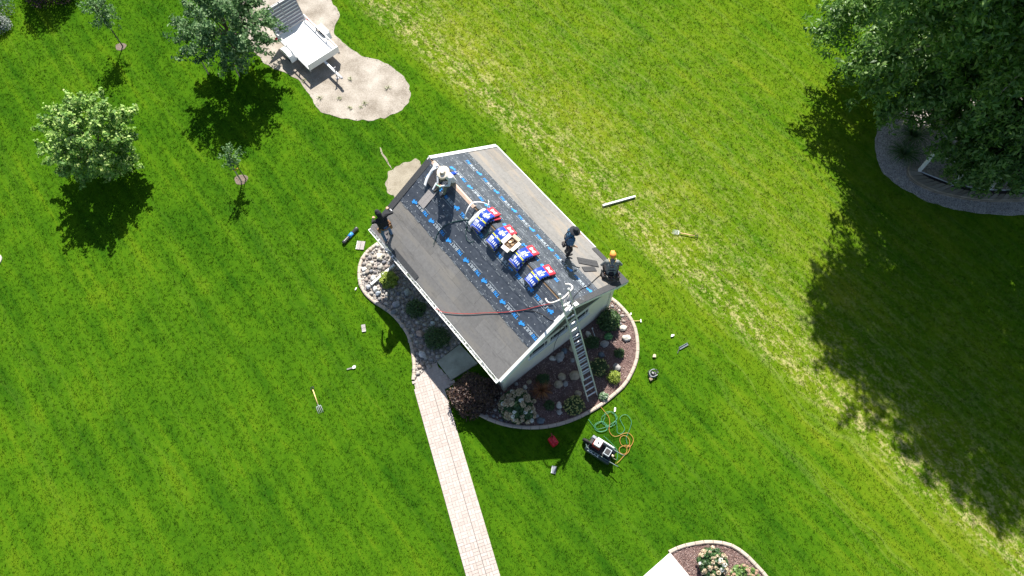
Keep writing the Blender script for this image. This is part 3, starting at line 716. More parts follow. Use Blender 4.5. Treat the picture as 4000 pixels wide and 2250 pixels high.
# ================================================================== PLANTS
def leaves(C, size, up=.5, out=None, asp=.45, seed=0):
    """C: (n,3) leaf bases; returns vertices and quads of small folded leaves"""
    n = len(C); nrm = RNG.normal(size=(n, 3)); nrm[:, 2] = np.abs(nrm[:, 2]) * .8 + up
    if out is not None: nrm += out * .7
    nrm /= np.linalg.norm(nrm, axis=1)[:, None]
    t = RNG.normal(size=(n, 3)); t -= nrm * (t * nrm).sum(1)[:, None]; t /= np.linalg.norm(t, axis=1)[:, None]
    b = np.cross(nrm, t); L = (size * RNG.uniform(.7, 1.35, n))[:, None]; Wd = L * asp
    V = np.stack([C - t * L / 2, C + b * Wd / 2 + nrm * L * .10, C + t * L / 2, C - b * Wd / 2 + nrm * L * .10], 1).reshape(-1, 3)
    return V, np.arange(n * 4).reshape(-1, 4)
def clump_points(center, rad, nclump, per, cr, fill=.55, squash=1.0, lower=-1.0, lump=.2, lift=.35):
    """leaf positions in clumps spread over an ellipsoid's outer part"""
    c = np.array(center, float); rad = np.array(rad, float); P = []; O = []; CC = []
    while len(CC) < nclump:
        d = RNG.normal(size=3); d /= np.linalg.norm(d)
        if d[2] < lower: continue
        r = fill + (1 - fill) * RNG.random() ** .6
        r *= 1 + lump * mnoise.noise(Vector(d * 2.9 + c)) + lump * .5 * mnoise.noise(Vector(d * 6.5 + c))
        CC.append(c + d * r * rad)
    for q in CC:
        k_ = int(per * RNG.uniform(.6, 1.4)); s_ = cr * RNG.uniform(.6, 1.3)
        dr = (q - c) / rad; dr /= max(np.linalg.norm(dr), 1e-6); dr = dr + np.array([0, 0, lift]) + RNG.normal(size=3) * .35; dr /= np.linalg.norm(dr)
        t = RNG.uniform(-.75, 1.0, k_)[:, None]
        off = dr * t * s_ * 2.4 + RNG.normal(size=(k_, 3)) * s_ * .5 * (1.15 - .6 * np.abs(t)); P.append(q + off); O.append(off / s_ * .4 + (q - c) / np.linalg.norm(rad) * .8)
    return np.concatenate(P), np.concatenate(O), CC
BARK = mat('bark', (.13, .10, .08), .95, .35, 8, .7, 30, stretch=(1, 1, .25)); BARKG = mat('grey_bark', (.26, .23, .20), .95, .3, 8, .7, 30, stretch=(1, 1, .25))
def tree(name, label, base, top, crown_c, crown_r, nclump, per, cr, lsize, lm, tr=.08, bark=BARK, fill=.5, limbs=8, group=None, lower=-1.0, asp=.45, up=.5, cat='tree', lump=.26, extra=(), lift=.35):
    base = Vector(base); root = thing(name, label, cat, base, 0, group)
    rel = Vector(crown_c) - base
    P, O, CC = clump_points(rel, crown_r, nclump, per, cr, fill, lower=lower, lump=lump, lift=lift)
    for ec, er, en in extra:
        P2, O2, C2 = clump_points(Vector(ec) - base, er, en, per, cr, fill, lower=lower, lump=lump, lift=lift); P = np.concatenate([P, P2]); O = np.concatenate([O, O2]); CC += C2[:20]; limbs += 6
    P[:, 2] = np.maximum(P[:, 2], .05)
    V, F = leaves(P, lsize, up, O, asp)
    link('crown', np_mesh('crown', V, F, lm), root)
    mb = MB(); mid = Vector((rel.x * .4, rel.y * .4, rel.z * .55)); tp = rel + Vector((0, 0, crown_r[2] * .55))
    mb.tube([(0, 0, -.1), (0, 0, .02), mid * .5, mid, rel, tp], [tr * 1.5, tr * 1.25, tr, tr * .85, tr * .55, tr * .15], 9)
    idx = list(range(len(CC))); random.shuffle(idx)
    for i in idx[:limbs]:
        q = Vector(CC[i]); s_ = mid.lerp(rel, random.uniform(0, .8)); m_ = s_.lerp(q, .5) + Vector((0, 0, -.06 * (q - s_).length))
        mb.tube([s_, m_, q], [tr * .45, tr * .28, tr * .08], 6)
    mb.build('trunk', bark, root, True)
    return root
L_YEL = leaf_mat('leaf_yellowgreen', [(0, (.06, .18, .022)), (.4, (.20, .38, .055)), (.8, (.38, .56, .12)), (1, (.60, .70, .26))], .35, .6)
L_DK = leaf_mat('leaf_silvergreen', [(0, (.042, .115, .03)), (.45, (.095, .21, .06)), (.85, (.19, .33, .12)), (1, (.34, .46, .24))], .35, .65)
L_ASH = leaf_mat('leaf_ash', [(0, (.046, .12, .018)), (.5, (.11, .24, .038)), (.85, (.20, .36, .07)), (1, (.36, .50, .17))], .45, .45)
L_PUR = leaf_mat('leaf_purple', [(0, (.025, .014, .014)), (.5, (.06, .03, .026)), (.85, (.12, .07, .045)), (1, (.22, .14, .09))], .25)
L_SPR = leaf_mat('leaf_spruce', [(0, (.02, .06, .04)), (.6, (.05, .11, .08)), (1, (.12, .20, .16))], .2)
tree('crabapple_tree', 'rounded tree with pale yellow-green leaves alone on the lawn', (-16.8, 17.25, 0), 4, (-16.82, 17.45, 1.95), (1.68, 1.62, 1.5), 240, 78, .15, .125, L_YEL, .09, fill=.5, limbs=14, asp=.65)
tree('shade_tree', 'silvery green tree with a loose crown overhanging the trailer', (-12.2, 22.75, 0), 5, (-12.1, 22.95, 2.6), (2.0, 1.95, 1.85), 170, 90, .19, .13, L_DK, .08, fill=.4, limbs=18, asp=.6)
b1 = gp(480, 181); tree('young_tree', 'slender young tree with a small crown above a round mulch ring', b1, 3, (b1.x - .05, b1.y + .02, 2.1), (.55, .55, .85), 44, 34, .13, .10, L_DK, .025, fill=.2, limbs=8, asp=.55)
b2 = gp(961, 700); tree('sapling', 'thin staked sapling with a yellow tie and few leaves', b2, 2.2, (b2.x - .1, b2.y + .04, 1.55), (.42, .42, .6), 26, 24, .09, .09, L_DK, .018, fill=.25, limbs=8, asp=.55)
# stakes and mulch rings of the young trees
RING = mat('ring_mulch', (.17, .13, .105), .95, .3, 14, .6, 40)
for b_, r_, lab in ((gp(472, 183), .24, 'round mulch ring at the foot of the slender young tree'), (gp(942, 702), .27, 'round mulch ring at the foot of the staked sapling')):
    poly = [(math.cos(t) * r_ * (1 + .12 * math.sin(3 * t)), math.sin(t) * r_ * (1 + .1 * math.cos(2 * t))) for t in np.linspace(0, 2 * math.pi, 26)[:-1]]
    o = MB().prism(poly, -.03, .012).build('mulch_ring', RING); o.location = (b_.x, b_.y, 0); tag(o, lab, 'mulch')
STK = mat('stake_wood', (.42, .36, .28), .9, .2, 6, .3, 40); TIE = mat('yellow_tie', (.75, .45, .03), .6, .1, 5)
def stake(p, h, lab, grp=None):
    s_ = thing('tree_stake', lab, 'stake', p, 0, grp)
    MB().box((0, 0, h / 2 - .1), (.045, .045, h + .2)).build('post', STK, s_, bevel=.004)
    MB().box((0, 0, h * .86), (.10, .06, .05)).bar((0, 0, h * .86), (.16, .10, h * .86), .05, .02).build('tie', TIE, s_)
stake(gp(945, 712) + Vector((0, 0, 0)), 1.05, 'wooden stake with a yellow tie beside the thin sapling')
stake(gp(815, 290), 1.1, 'pale wooden stake under the loose crown on its open lawn side', 'stakes round the shade tree'); stake(gp(936, 300), .9, 'short wooden stake close to the trunk of the loose-crowned tree', 'stakes round the shade tree')
# big ash trees at the right
tree('ash_tree', 'huge dark green ash tree towering over the gravel bed', (18.6, 20.0, 0), 16, (19.9, 19.3, 9.0), (5.2, 4.8, 6.5), 720, 120, .38, .22, L_ASH, .3, BARKG, fill=.5, limbs=26, asp=.36, lower=-.8, lump=.36, lift=-.1,
     extra=[((16.5, 19.9, 3.6), (2.9, 2.1, 2.0), 220), ((15.0, 18.9, 9.8), (3.0, 2.4, 3.8), 300), ((18.2, 18.5, 3.6), (2.6, 1.8, 2.4), 120), ((15.0, 22.5, 3.4), (1.8, 1.7, 1.7), 80), ((16.6, 18.0, 12.4), (2.6, 2.2, 2.8), 160)])
tree('ash_tree', 'lower ash tree drooping over the white fence and block planter', (20.6, 17.9, 0), 5, (19.35, 16.75, 2.2), (2.5, 1.35, 1.6), 200, 100, .27, .20, L_ASH, .14, BARKG, fill=.3, limbs=16, asp=.34, lift=-.2, lump=.4)
# top-left corner planting
def shrub(name, label, c, r, h, n, ls, lm, flowers=None, group=None, asp=.5, cat='shrub', dome=.35, stems=6, up=.5):
    c = Vector(c); root = thing(name, label, cat, (c.x, c.y, .02), 0, group)
    d = RNG.normal(size=(n, 3)); d /= np.linalg.norm(d, axis=1)[:, None]; d[:, 2] = np.abs(d[:, 2])
    lump = np.array([mnoise.noise(Vector(q * 2.4) + Vector((c.x * 3, c.y * 3, 0))) for q in d])
    rr = (dome + (1 - dome) * RNG.random(n) ** .45) * (1 + .28 * lump)
    P = d * rr[:, None] * np.array([r[0], r[1], h]) * np.array([1, 1, .95]) + np.array([0, 0, .06])
    V, F = leaves(P, ls, up, d * 1.2, asp); link('foliage', np_mesh('foliage', V, F, lm), root)
    mb = MB()
    for i in range(stems):
        a = 6.28 * i / stems; mb.tube([(0, 0, -.05), (math.cos(a) * r[0] * .3, math.sin(a) * r[1] * .3, h * .4), (math.cos(a) * r[0] * .6, math.sin(a) * r[1] * .6, h * .7)], [.016, .011, .005], 5)
    mb.build('stem', BARK, root)
    if flowers:
        fm, cnt, fr, bl = flowers; me = []
        for s_ in range(3):
            k_ = 40; q = RNG.normal(size=(k_, 3)); q /= np.linalg.norm(q, axis=1)[:, None]; q[:, 2] = np.abs(q[:, 2]) * 1.0
            V, F = leaves(q * fr * .8, fr * bl, .6, q * 2, .9); me.append([np_mesh('flower_head', V, F, m_) for m_ in (fm if isinstance(fm, (list, tuple)) else [fm])])
        for i in range(cnt):
            q = RNG.normal(size=3); q /= np.linalg.norm(q); q[2] = abs(q[2]) * .9 + .1; q /= np.linalg.norm(q)
            lm_ = 1 + .28 * mnoise.noise(Vector(q * 2.4) + Vector((c.x * 3, c.y * 3, 0)))
            ch = random.choice(me); o = link('flower_head', ch[0] if len(ch) == 1 or random.random() > .08 else ch[1], root)
            o.location = (q[0] * r[0] * lm_, q[1] * r[1] * lm_, q[2] * h * lm_ + .05); s_ = random.uniform(.75, 1.2); o.scale = (s_, s_, s_); o.rotation_euler = (random.uniform(-.5, .5), random.uniform(-.5, .5), random.uniform(0, 6))
    return root
shrub('ninebark_bush', 'tall purple-leaved bush casting a long shadow at the lawn edge', gp(215, -40), (1.45, 1.3), 2.9, 6500, .11, L_PUR, stems=9)
shrub('spruce_shrub', 'blue-green spruce shrub at the lawn corner beside the purple bush', gp(-30, 60), (1.1, 1.3), 2.3, 4200, .09, L_SPR, asp=.25)
shrub('silver_shrub', 'silvery grey low shrub beneath the blue-green spruce', gp(10, 110), (.55, .5), .7, 1200, .09, leaf_mat('leaf_silver', [(0, (.16, .20, .17)), (1, (.42, .46, .42))], .2), asp=.3)
# beds round the house
L_G = leaf_mat('leaf_green', [(0, (.025, .065, .02)), (.6, (.06, .13, .035)), (1, (.14, .22, .07))], .3)
L_LIME = leaf_mat('leaf_lime', [(0, (.12, .20, .02)), (.5, (.28, .38, .04)), (1, (.46, .52, .10))], .35)
L_MINT = leaf_mat('leaf_mint', [(0, (.10, .32, .10)), (1, (.26, .55, .24))], .35)
L_OR = leaf_mat('leaf_rust', [(0, (.16, .05, .02)), (.6, (.36, .14, .05)), (1, (.50, .26, .10))], .3)
L_HYD = leaf_mat('leaf_hydrangea', [(0, (.03, .08, .025)), (.7, (.07, .15, .045)), (1, (.14, .24, .08))], .3)
F_TAN = leaf_mat('petal_tan', [(0, (.42, .31, .19)), (.6, (.62, .50, .34)), (1, (.76, .67, .50))], .25); F_WHT = leaf_mat('petal_white', [(0, (.72, .74, .68)), (1, (.85, .85, .82))], .25)
F_YEL = leaf_mat('petal_yellow', [(0, (.42, .42, .12)), (1, (.68, .66, .25))], .2)
shrub('hydrangea_bush', 'large hydrangea bush covered in tan and white flower heads', gp(2022, 1598), (.62, .60), .85, 2600, .11, L_HYD, ([F_TAN, F_WHT], 125, .080, .55), asp=.65)
shrub('ninebark_bush', 'dark purple bush leaning over the brick path beside the stoop', gp(1848, 1555), (.90, .80), 1.25, 4600, .085, L_PUR, stems=10)
shrub('viburnum_bush', 'round dark green shrub against the house corner near the pale boulders', gp(2377, 1262), (.42, .42), .75, 2000, .085, L_G, asp=.6)
shrub('hosta_plant', 'small bright mint-green hosta beside the grey boulder', gp(2376, 1318), (.13, .13), .14, 120, .12, L_MINT, asp=.7, cat='plant')
shrub('spirea_bush', 'low dark spirea under the right rail of the ladder', gp(2310, 1342), (.30, .27), .32, 1200, .05, L_G)
shrub('spirea_bush', 'small round spirea standing alone on the reddish mulch', gp(2417, 1384), (.20, .19), .26, 800, .05, L_G)
shrub('potentilla_bush', 'dark green bush with sparse yellow flowers right of the ladder', gp(2338, 1440), (.34, .36), .40, 1500, .05, L_G, (F_YEL, 45, .022, 1.0))
shrub('spirea_bush', 'bright lime-yellow spirea at the bed edging', gp(2396, 1478), (.26, .27), .36, 1300, .05, L_LIME)
shrub('variegated_plant', 'small variegated plant spilling over the edging at the ladder foot', gp(2356, 1552), (.17, .14), .2, 260, .09, leaf_mat('leaf_variegated', [(0, (.10, .20, .08)), (.6, (.22, .34, .18)), (1, (.70, .74, .62))], .3), asp=.6, cat='plant')
shrub('potentilla_bush', 'low round bush dotted with yellow flowers left of the ladder foot', gp(2243, 1588), (.38, .36), .38, 1700, .05, L_G, (F_YEL, 110, .024, 1.0))
shrub('juniper_plant', 'dark green feathery plant behind the rust-coloured grass', gp(2120, 1487), (.26, .24), .3, 900, .08, L_G, asp=.2, cat='plant')
shrub('juniper_plant', 'dark green feathery plant between the flowering bushes', gp(2145, 1587), (.20, .19), .26, 800, .07, L_G, asp=.2, cat='plant')
shrub('barberry_bush', 'yellow-green shrub beside the white downspout', gp(1522, 1100), (.36, .36), .45, 1600, .075, L_LIME, asp=.6)
shrub('boxwood_bush', 'dark green shrub in shade under the left eave by the large stones', gp(1626, 1212), (.40, .38), .5, 1700, .06, L_G)
shrub('boxwood_bush', 'wide dark green shrub in shade beside the stoop slab', gp(1708, 1328), (.50, .46), .55, 2200, .06, L_G)
def grass_clump(name, label, c, n, L, m, spread=1.0):
    c = Vector(c); root = thing(name, label, 'grass clump', (c.x, c.y, .02)); V = []; F = []
    for i in range(n):
        a = random.uniform(0, 6.28); l = L * random.uniform(.6, 1.1); w_ = .009; d = Vector((math.cos(a), math.sin(a), 0)); s_ = Vector((-d.y, d.x, 0)) * w_; b_ = d * random.uniform(0, .05)
        p = [b_, b_ + d * l * .3 * spread + Vector((0, 0, l * .55)), b_ + d * l * .75 * spread + Vector((0, 0, l * .62)), b_ + d * l * 1.05 * spread + Vector((0, 0, l * .4))]
        o = len(V)
        for j, q in enumerate(p): k_ = (1, 1, .7, .1)[j]; V += [tuple(q - s_ * k_), tuple(q + s_ * k_)]
        F += [(o + 2 * j, o + 2 * j + 1, o + 2 * j + 3, o + 2 * j + 2) for j in range(3)]
    mb = MB(); mb.v = V; mb.f = F; mb.mi = [0] * len(F); mb.build('blades', m, root)['kind'] = 'stuff'
    MB().ell((0, 0, 0), (L * .12, L * .12, L * .12), 1, .3, sub=2).build('crown', mat('grass_base', (.16, .12, .06), .9, .3, 10), root)
    return root
grass_clump('fountain_grass', 'rust-orange spiky grass clump beside the hydrangea', gp(2113, 1528), 150, .40, L_OR)
GR_D = leaf_mat('grass_dark', [(0, (.03, .08, .02)), (.6, (.07, .16, .035)), (1, (.14, .26, .06))], .35)
grass_clump('fountain_grass', 'upper clump of arching green grass in the gravel bed', gp(3555, 545), 240, .85, GR_D); grass_clump('fountain_grass', 'lower clump of arching green grass near the planter end', gp(3520, 615), 220, .8, GR_D)
shrub('hydrangea_bush', 'hydrangea with round white blooms beside the white slab', gp(2778, 2205), (.48, .50), .7, 1500, .10, L_HYD, ([F_TAN, F_WHT], 46, .075, .55), asp=.65)
shrub('hydrangea_bush', 'hydrangea with faded pinkish heads inside the curved edging', gp(2895, 2262), (.52, .42), .6, 1500, .10, leaf_mat('leaf_hydrangea_pale', [(0, (.06, .14, .03)), (1, (.22, .36, .09))], .3), (leaf_mat('petal_pink', [(0, (.42, .24, .16)), (1, (.66, .48, .36))], .25), 50, .06, .55), asp=.65)
# weeds on the sandy pad
WEED = leaf_mat('weed_pale', [(0, (.14, .18, .06)), (1, (.34, .36, .18))], .3)
for i, (u, v) in enumerate([(1516, 345), (1327, 385), (1250, 383), (1425, 405), (1370, 308), (1188, 317), (1410, 420), (1365, 425)]):
    o = grass_clump('weed', 'tuft of weeds sprouting from the sandy pad', gp(u, v), 16, random.uniform(.06, .12), WEED, 1.3); o['group'] = 'weeds on the sandy pad'; o['category'] = 'weed'

# ================================================================== THINGS ON THE ROOF
WB = mat('wrap_blue', (.010, .05, .38), .45, .35, 9, .4, 14); WRD = mat('wrap_red', (.58, .04, .06), .45, .2, 9, .4, 14); WW = mat('wrap_white', (.78, .80, .82), .3, .06, 6, .15, 12); WY = mat('wrap_yellow', (.72, .70, .06), .35, .1, 6); WN = mat('wrap_navy', (.012, .02, .12), .35, .3, 25)
def wrap_pat(u, v):
    if u > .73:
        a, b = (u - .86) / .07, (v - .5) / .26
        if abs(a) < 1 and abs(b) < 1 and (abs(a) < .3 or abs(abs(a) - abs(b)) < .3): return 2
        return 1
    if abs(u - .30) * 3.0 + abs(v - .52) < .15: return 2 if abs(u - .30) * 3 + abs(v - .52) > .09 else 0
    if .275 < u < .325 and (v < .40 or v > .62): return 3
    if u < .25:
        if v < .52:
            fv = (v * 5.5) % 1 - .5
            if abs(fv) * .9 + abs(u - .11) * 7 < .38: return 2
        elif .05 < u < .22 and .58 < v < .95: return 2 if int(v * 22) % 2 or u > .17 else 0
        return 0
    if .38 < u < .70:
        if .40 < v < .50 and (math.sin(u * 90) > -.6): return 2
        if .56 < v < .66 and .42 < u < .62 and math.sin(u * 120 + 1) > -.4: return 2
        if .18 < v < .30 and .46 < u < .56: return 2
    return 0
def bundle(yc, zoff, label, dx=0.0, yaw=0.0, ln=1.14, wd=.42, th=.085, flip=1, sag=.09):
    root = thing('shingle_bundle', label, 'shingle bundle', hw(dx, yc, RZ + zoff), YAW + yaw, 'wrapped shingle bundles on the ridge')
    nu, nv = 44, 22; mb = MB()
    def pt(u, v, t):
        s_ = (u - .5) * ln; x = s_ * CT * 1.04; z = -SL * (math.sqrt((x + dx) ** 2 + sag ** 2) - sag) + .018 + .012 * math.sin(5 * v + 3 * u)
        bulge = 1 - .25 * (abs(v - .5) * 2) ** 6
        return (x, (v - .5) * wd * (1 + .02 * math.sin(9 * u)), z + t * bulge)
    V = [pt(i / nu, j / nv, th) for i in range(nu + 1) for j in range(nv + 1)]
    F = []; MI = []
    for i in range(nu):
        for j in range(nv):
            F.append((i * (nv + 1) + j, (i + 1) * (nv + 1) + j, (i + 1) * (nv + 1) + j + 1, i * (nv + 1) + j + 1)); MI.append(wrap_pat((i + .5) / nu, (j + .5) / nv))
    n0 = len(V); V += [pt(i / nu, j, 0) for i in range(nu + 1) for j in (0, 1)]
    for i in range(nu):
        c = 1 if i / nu > .73 else (2 if (i % 5 == 0) else 4)
        F.append((i * (nv + 1), n0 + 2 * i, n0 + 2 * i + 2, (i + 1) * (nv + 1))); MI.append(c)
        F.append((i * (nv + 1) + nv, (i + 1) * (nv + 1) + nv, n0 + 2 * i + 3, n0 + 2 * i + 1)); MI.append(c)
        F.append((n0 + 2 * i, n0 + 2 * i + 1, n0 + 2 * i + 3, n0 + 2 * i + 2)); MI.append(4)
    F.append(tuple([n0, ] + [j for j in range(nv + 1)] + [n0 + 1])[::-1]); MI.append(2)
    e = nu * (nv + 1); F.append(tuple([n0 + 2 * nu] + [e + j for j in range(nv + 1)] + [n0 + 2 * nu + 1])); MI.append(2)
    mb.v = V; mb.f = F; mb.mi = MI
    mb.build('wrapper', [WB, WRD, WW, WY, WN], root, True)
    # ends of the shingles showing at the open wrapper ends
    mbs = MB()
    for k_ in range(5):
        a = pt(0, .06, .012 + k_ * .013); b = pt(0, .94, .012 + k_ * .013); mbs.bar((a[0] - .008, a[1], a[2]), (b[0] - .008, b[1], b[2]), .03, .008)
    mbs.build('shingle_ends', SHG, root)
    return root
bundle(4.26, .012, 'lower wrapped shingle bundle under the torn white wrapper', -.02, -.06); bundle(4.30, .10, 'upper wrapped shingle bundle next to the torn white wrapper', .03, .10, th=.08)
bundle(3.42, .012, 'blue and red shingle bundle directly behind the open carton', 0, .02); bundle(3.44, .10, 'blue and red shingle bundle on top, directly behind the open carton', .02, -.03, th=.08)
bundle(2.37, .012, 'lower shingle bundle with red underside, between carton and last bundle', .08, .10); bundle(2.39, .10, 'upper shingle bundle between the open carton and the last bundle', .13, -.02, th=.08)
bundle(1.52, .012, 'single blue and red shingle bundle closest to the ladder', .10, -.06, th=.11)
# open carton of coil nails
CARD = mat('cardboard', (.62, .48, .34), .85, .12, 6); CARDW = mat('white_card', (.80, .77, .72), .75, .05, 6)
bx = thing('nail_carton', 'open white cardboard carton of coil nails sitting on the ridge', 'carton', hw(.0, 2.92, RZ + .02), YAW + .12)
a_, b_, h_ = .20, .15, .22; mb = MB()
mb.box((0, -b_, h_ / 2), (2 * a_, .008, h_)).box((0, b_, h_ / 2), (2 * a_, .008, h_)).box((-a_, 0, h_ / 2), (.008, 2 * b_ - .01, h_)).box((a_, 0, h_ / 2), (.008, 2 * b_ - .01, h_)).box((0, 0, .004), (2 * a_ - .01, 2 * b_ - .01, .008))
mb.build('box_wall', CARD, bx)
for (p, q, wd) in (((0, -b_, h_), (0, -b_ - .13, h_ + .03), 2 * a_), ((0, b_, h_), (0, b_ + .14, h_ + .05), 2 * a_)): MB().bar(p, q, wd, .006).build('flap', CARDW, bx)
for (p, q, wd, m_) in (((-a_, 0, h_), (-a_ - .13, 0, h_ - .05), 2 * b_, CARDW), ((a_, 0, h_), (a_ + .12, 0, h_ + .02), 2 * b_, CARD)): MB().bar(p, q, wd, .006).build('flap', m_, bx)
coil = MB().lathe((0, 0, 0), [(.03, 0), (.055, 0), (.055, .05), (.03, .05)], 12).mesh('nail_coil', mat('coil_brass', (.34, .24, .15), .4, .3, 30, metal=.6))
for i, (x, y) in enumerate(((-.12, -.07), (0, -.06), (.12, -.07), (-.11, .06), (.02, .07), (.13, .05))):
    o = link('nail_coil', coil, bx); o.location = (x, y, .09 + random.uniform(0, .04)); o.rotation_euler = (random.uniform(-.5, .5), random.uniform(-.5, .5), 0)
# torn white bundle wrapper and bent strip beside the first stack
PLAST = mat('white_plastic', (.80, .80, .82), .3, .05, 5)
tw = thing('plastic_wrapper', 'torn white plastic wrapper standing open beside the first bundles', 'wrapper', hw(.0, 4.75, RZ), YAW)
def ribbon(pts, wd, m, parent, name, up=(0, 0, 1)):
    mb = MB(); P = [Vector(p) for p in spline(pts, 5)]; V = []
    for p in P: V += [p - Vector((0, wd / 2, 0)), p + Vector((0, wd / 2, 0)), p - Vector((0, wd / 2, .004)), p + Vector((0, wd / 2, -.004))]
    F = []
    for i in range(len(P) - 1): F += [(4 * i, 4 * i + 4, 4 * i + 5, 4 * i + 1), (4 * i + 2, 4 * i + 3, 4 * i + 7, 4 * i + 6), (4 * i, 4 * i + 2, 4 * i + 6, 4 * i + 4), (4 * i + 1, 4 * i + 5, 4 * i + 7, 4 * i + 3)]
    return mb.add(V, F).build(name, m, parent, True)
ribbon([(-.50, .08, -.22), (-.42, .10, .02), (-.20, .18, .18), (.02, .2, .20), (.25, .05, .16), (.46, -.10, -.05)], .05, PLAST, tw, 'strip')
ribbon([(-.50, -.2, -.25), (-.36, -.24, -.02), (-.10, -.27, .16), (.12, -.27, .14), (.22, -.26, .05)], .22, PLAST, tw, 'sheet')
ribbon([(.36, -.12, -.10), (.46, -.04, -.02), (.52, .04, .0), (.56, .10, -.06)], .05, PLAST, tw, 'strip')
# opened bundle and loose shingles by the man in the straw hat
ob = thing('opened_bundle', 'opened dark shingle bundle with torn white wrapper behind the straw-hatted worker', 'shingle bundle', hw(-.1, 6.75, RZ), YAW)
mb = MB()
for k_ in range(6):
    pts = [(-.50, 0, -SL * .60 + .06), (-.25, 0, -SL * .34 + .06), (0, 0, -.035 + .03), (.25, 0, -.13), (.42, 0, -.24)]
    P = spline([(x, y_, z + .03 + k_ * .010) for x, y_, z in pts], 4); V = []
    for p in P: V += [(p[0], -.17 + random.uniform(-.002, .002), p[2]), (p[0], .17, p[2]), (p[0], -.17, p[2] - .007), (p[0], .17, p[2] - .007)]
    F = []
    for i in range(len(P) - 1): F += [(4 * i, 4 * i + 4, 4 * i + 5, 4 * i + 1), (4 * i + 2, 4 * i + 3, 4 * i + 7, 4 * i + 6), (4 * i, 4 * i + 2, 4 * i + 6, 4 * i + 4), (4 * i + 1, 4 * i + 5, 4 * i + 7, 4 * i + 3)]
    mb.add(V, F)
mb.build('shingles', mat('dark_shingle', (.05, .05, .055), .9, .4, 20, .5, 80), ob)['kind'] = 'stuff'
ribbon([(-.62, .1, -.30), (-.45, .2, -.20), (-.3, .24, -.12), (-.1, .25, .05), (.1, .24, .05)], .12, WW, ob, 'torn_wrapper'); ribbon([(.2, -.2, -.02), (.35, -.22, -.1), (.5, -.2, -.22), (.6, -.15, -.30)], .14, WB, ob, 'torn_wrapper'); ribbon([(-.52, -.24, -.28), (-.4, -.22, -.17), (-.3, -.2, -.1)], .08, WW, ob, 'torn_wrapper')
ribbon([(-.05, .28, .02), (.05, .32, .09), (.15, .30, .04)], .16, WW, ob, 'torn_wrapper')
def roof_shingle(side, d0, d1, y0, y1, off, m, label, grp=None, skew=0):
    c = slope_pt(side, (d0 + d1) / 2, (y0 + y1) / 2, off); root = thing('loose_shingle', label, 'shingle', hw(c.x, c.y, c.z), YAW, grp)
    nrm = Vector((side * ST, 0, CT)); ex = Vector((side * CT, 0, -ST))
    ey = Vector((0, 1, 0)); ex2 = ex * math.cos(skew) + ey * math.sin(skew); ey2 = -ex * math.sin(skew) + ey * math.cos(skew); M_ = Matrix((ex2, ey2, nrm)).transposed()
    MB().box((0, 0, .004), (d1 - d0, (y1 - y0) / 2 - .004, .006), M_).build('tab', m, root).location = M_ @ Vector((0, -(y1 - y0) / 4, 0))
    MB().box((0, 0, .004), (d1 - d0, (y1 - y0) / 2 - .004, .007), M_).build('tab', m, root).location = M_ @ Vector((0, (y1 - y0) / 4, 0))
    return root
SHGP = mat('pale_shingle', (.34, .31, .30), .9, .2, 30, .5, 90); SHD = mat('dark_tab', (.055, .056, .06), .9, .3, 30, .5, 90)
roof_shingle(-1, .50, 1.42, 6.34, 6.68, .028, SHGP, 'grey shingle lying downslope beside the straw-hatted worker')
roof_shingle(1, 2.12, 2.95, 1.15, 1.45, .02, SHD, 'dark shingle lying at the feet of the worker in the dark hat', skew=-.55); roof_shingle(1, 2.02, 2.60, .92, 1.14, .02, SHD, 'short dark shingle piece downslope of the dark-hatted worker', skew=-.3)
# hoses and cords on the roof
def cable(name, label, pts, rad, m, cat='hose', per=7):
    P = [Vector(p) for p in spline([tuple(p) for p in pts], per)]; o = MB().tube(P, rad, 7).build(name, m, None, True); return tag(o, label, cat)
HG = mat('dark_green_hose', (.012, .055, .05), .4, .2, 10); HR = mat('red_hose', (.50, .035, .03), .4, .2, 10); HB_ = mat('black_cord', (.012, .012, .014), .5, .2, 10)
E_HG = mat('green_hose', (.05, .22, .13), .45, .2, 10); E_HO = mat('orange_hose', (.50, .22, .05), .45, .15, 10)
cable('air_hose', 'dark green air hose curving down the black underlayment from the first bundles', [rpw(u, v, -1, .04) for u, v in ((1693, 955), (1700, 938), (1716, 902), (1754, 873), (1795, 862), (1822, 858), (1840, 862))], .012, HG)
cable('air_hose', 'dark green air hose looping round the left ends of the first bundles', [rpw(u, v, -1, .04) for u, v in ((1828, 860), (1822, 880), (1828, 900), (1842, 903), (1838, 882), (1825, 870), (1820, 900), (1822, 930), (1836, 945), (1852, 942))] , .010, HG)
cable('air_hose', 'dark hose lying between the first and second bundle stacks', [rpw(u, v, -1, .05) for u, v in ((1885, 930), (1905, 912), (1908, 890), (1912, 870), (1920, 858))] + [rpw(u, v, 1, .06) for u, v in ((1930, 850), (1945, 845))], .010, HG)
cable('air_hose', 'dark hose stretched across to the second bundle stack', [rpw(u, v, -1, .05) for u, v in ((1888, 933), (1905, 912), (1925, 905), (1945, 896))], .010, HG)
cable('air_hose', 'thin dark hose arching behind the open carton', [rpw(u, v, 1, .05) for u, v in ((1985, 885), (2010, 893), (2022, 915), (2026, 935), (2040, 952), (2052, 965), (2050, 985))], .009, HG)
cable('red_hose', 'red air hose crossing the grey lower slope up to the ladder top', [rpw(1703, 1203, -1, .02) + Vector((-.05, -.05, -.05)), rpw(1708, 1207, -1, .03), rpw(1728, 1218, -1, .03), rpw(1775, 1224, -1, .03), rpw(1827, 1226, -1, .03), rpw(1880, 1223, -1, .03), rpw(1927, 1221, -1, .03), rpw(1980, 1219, -1, .04), rpw(2047, 1210, -1, .04), rpw(2115, 1193, -1, .05), rpw(2160, 1185, -1, .06)], .009, HR)
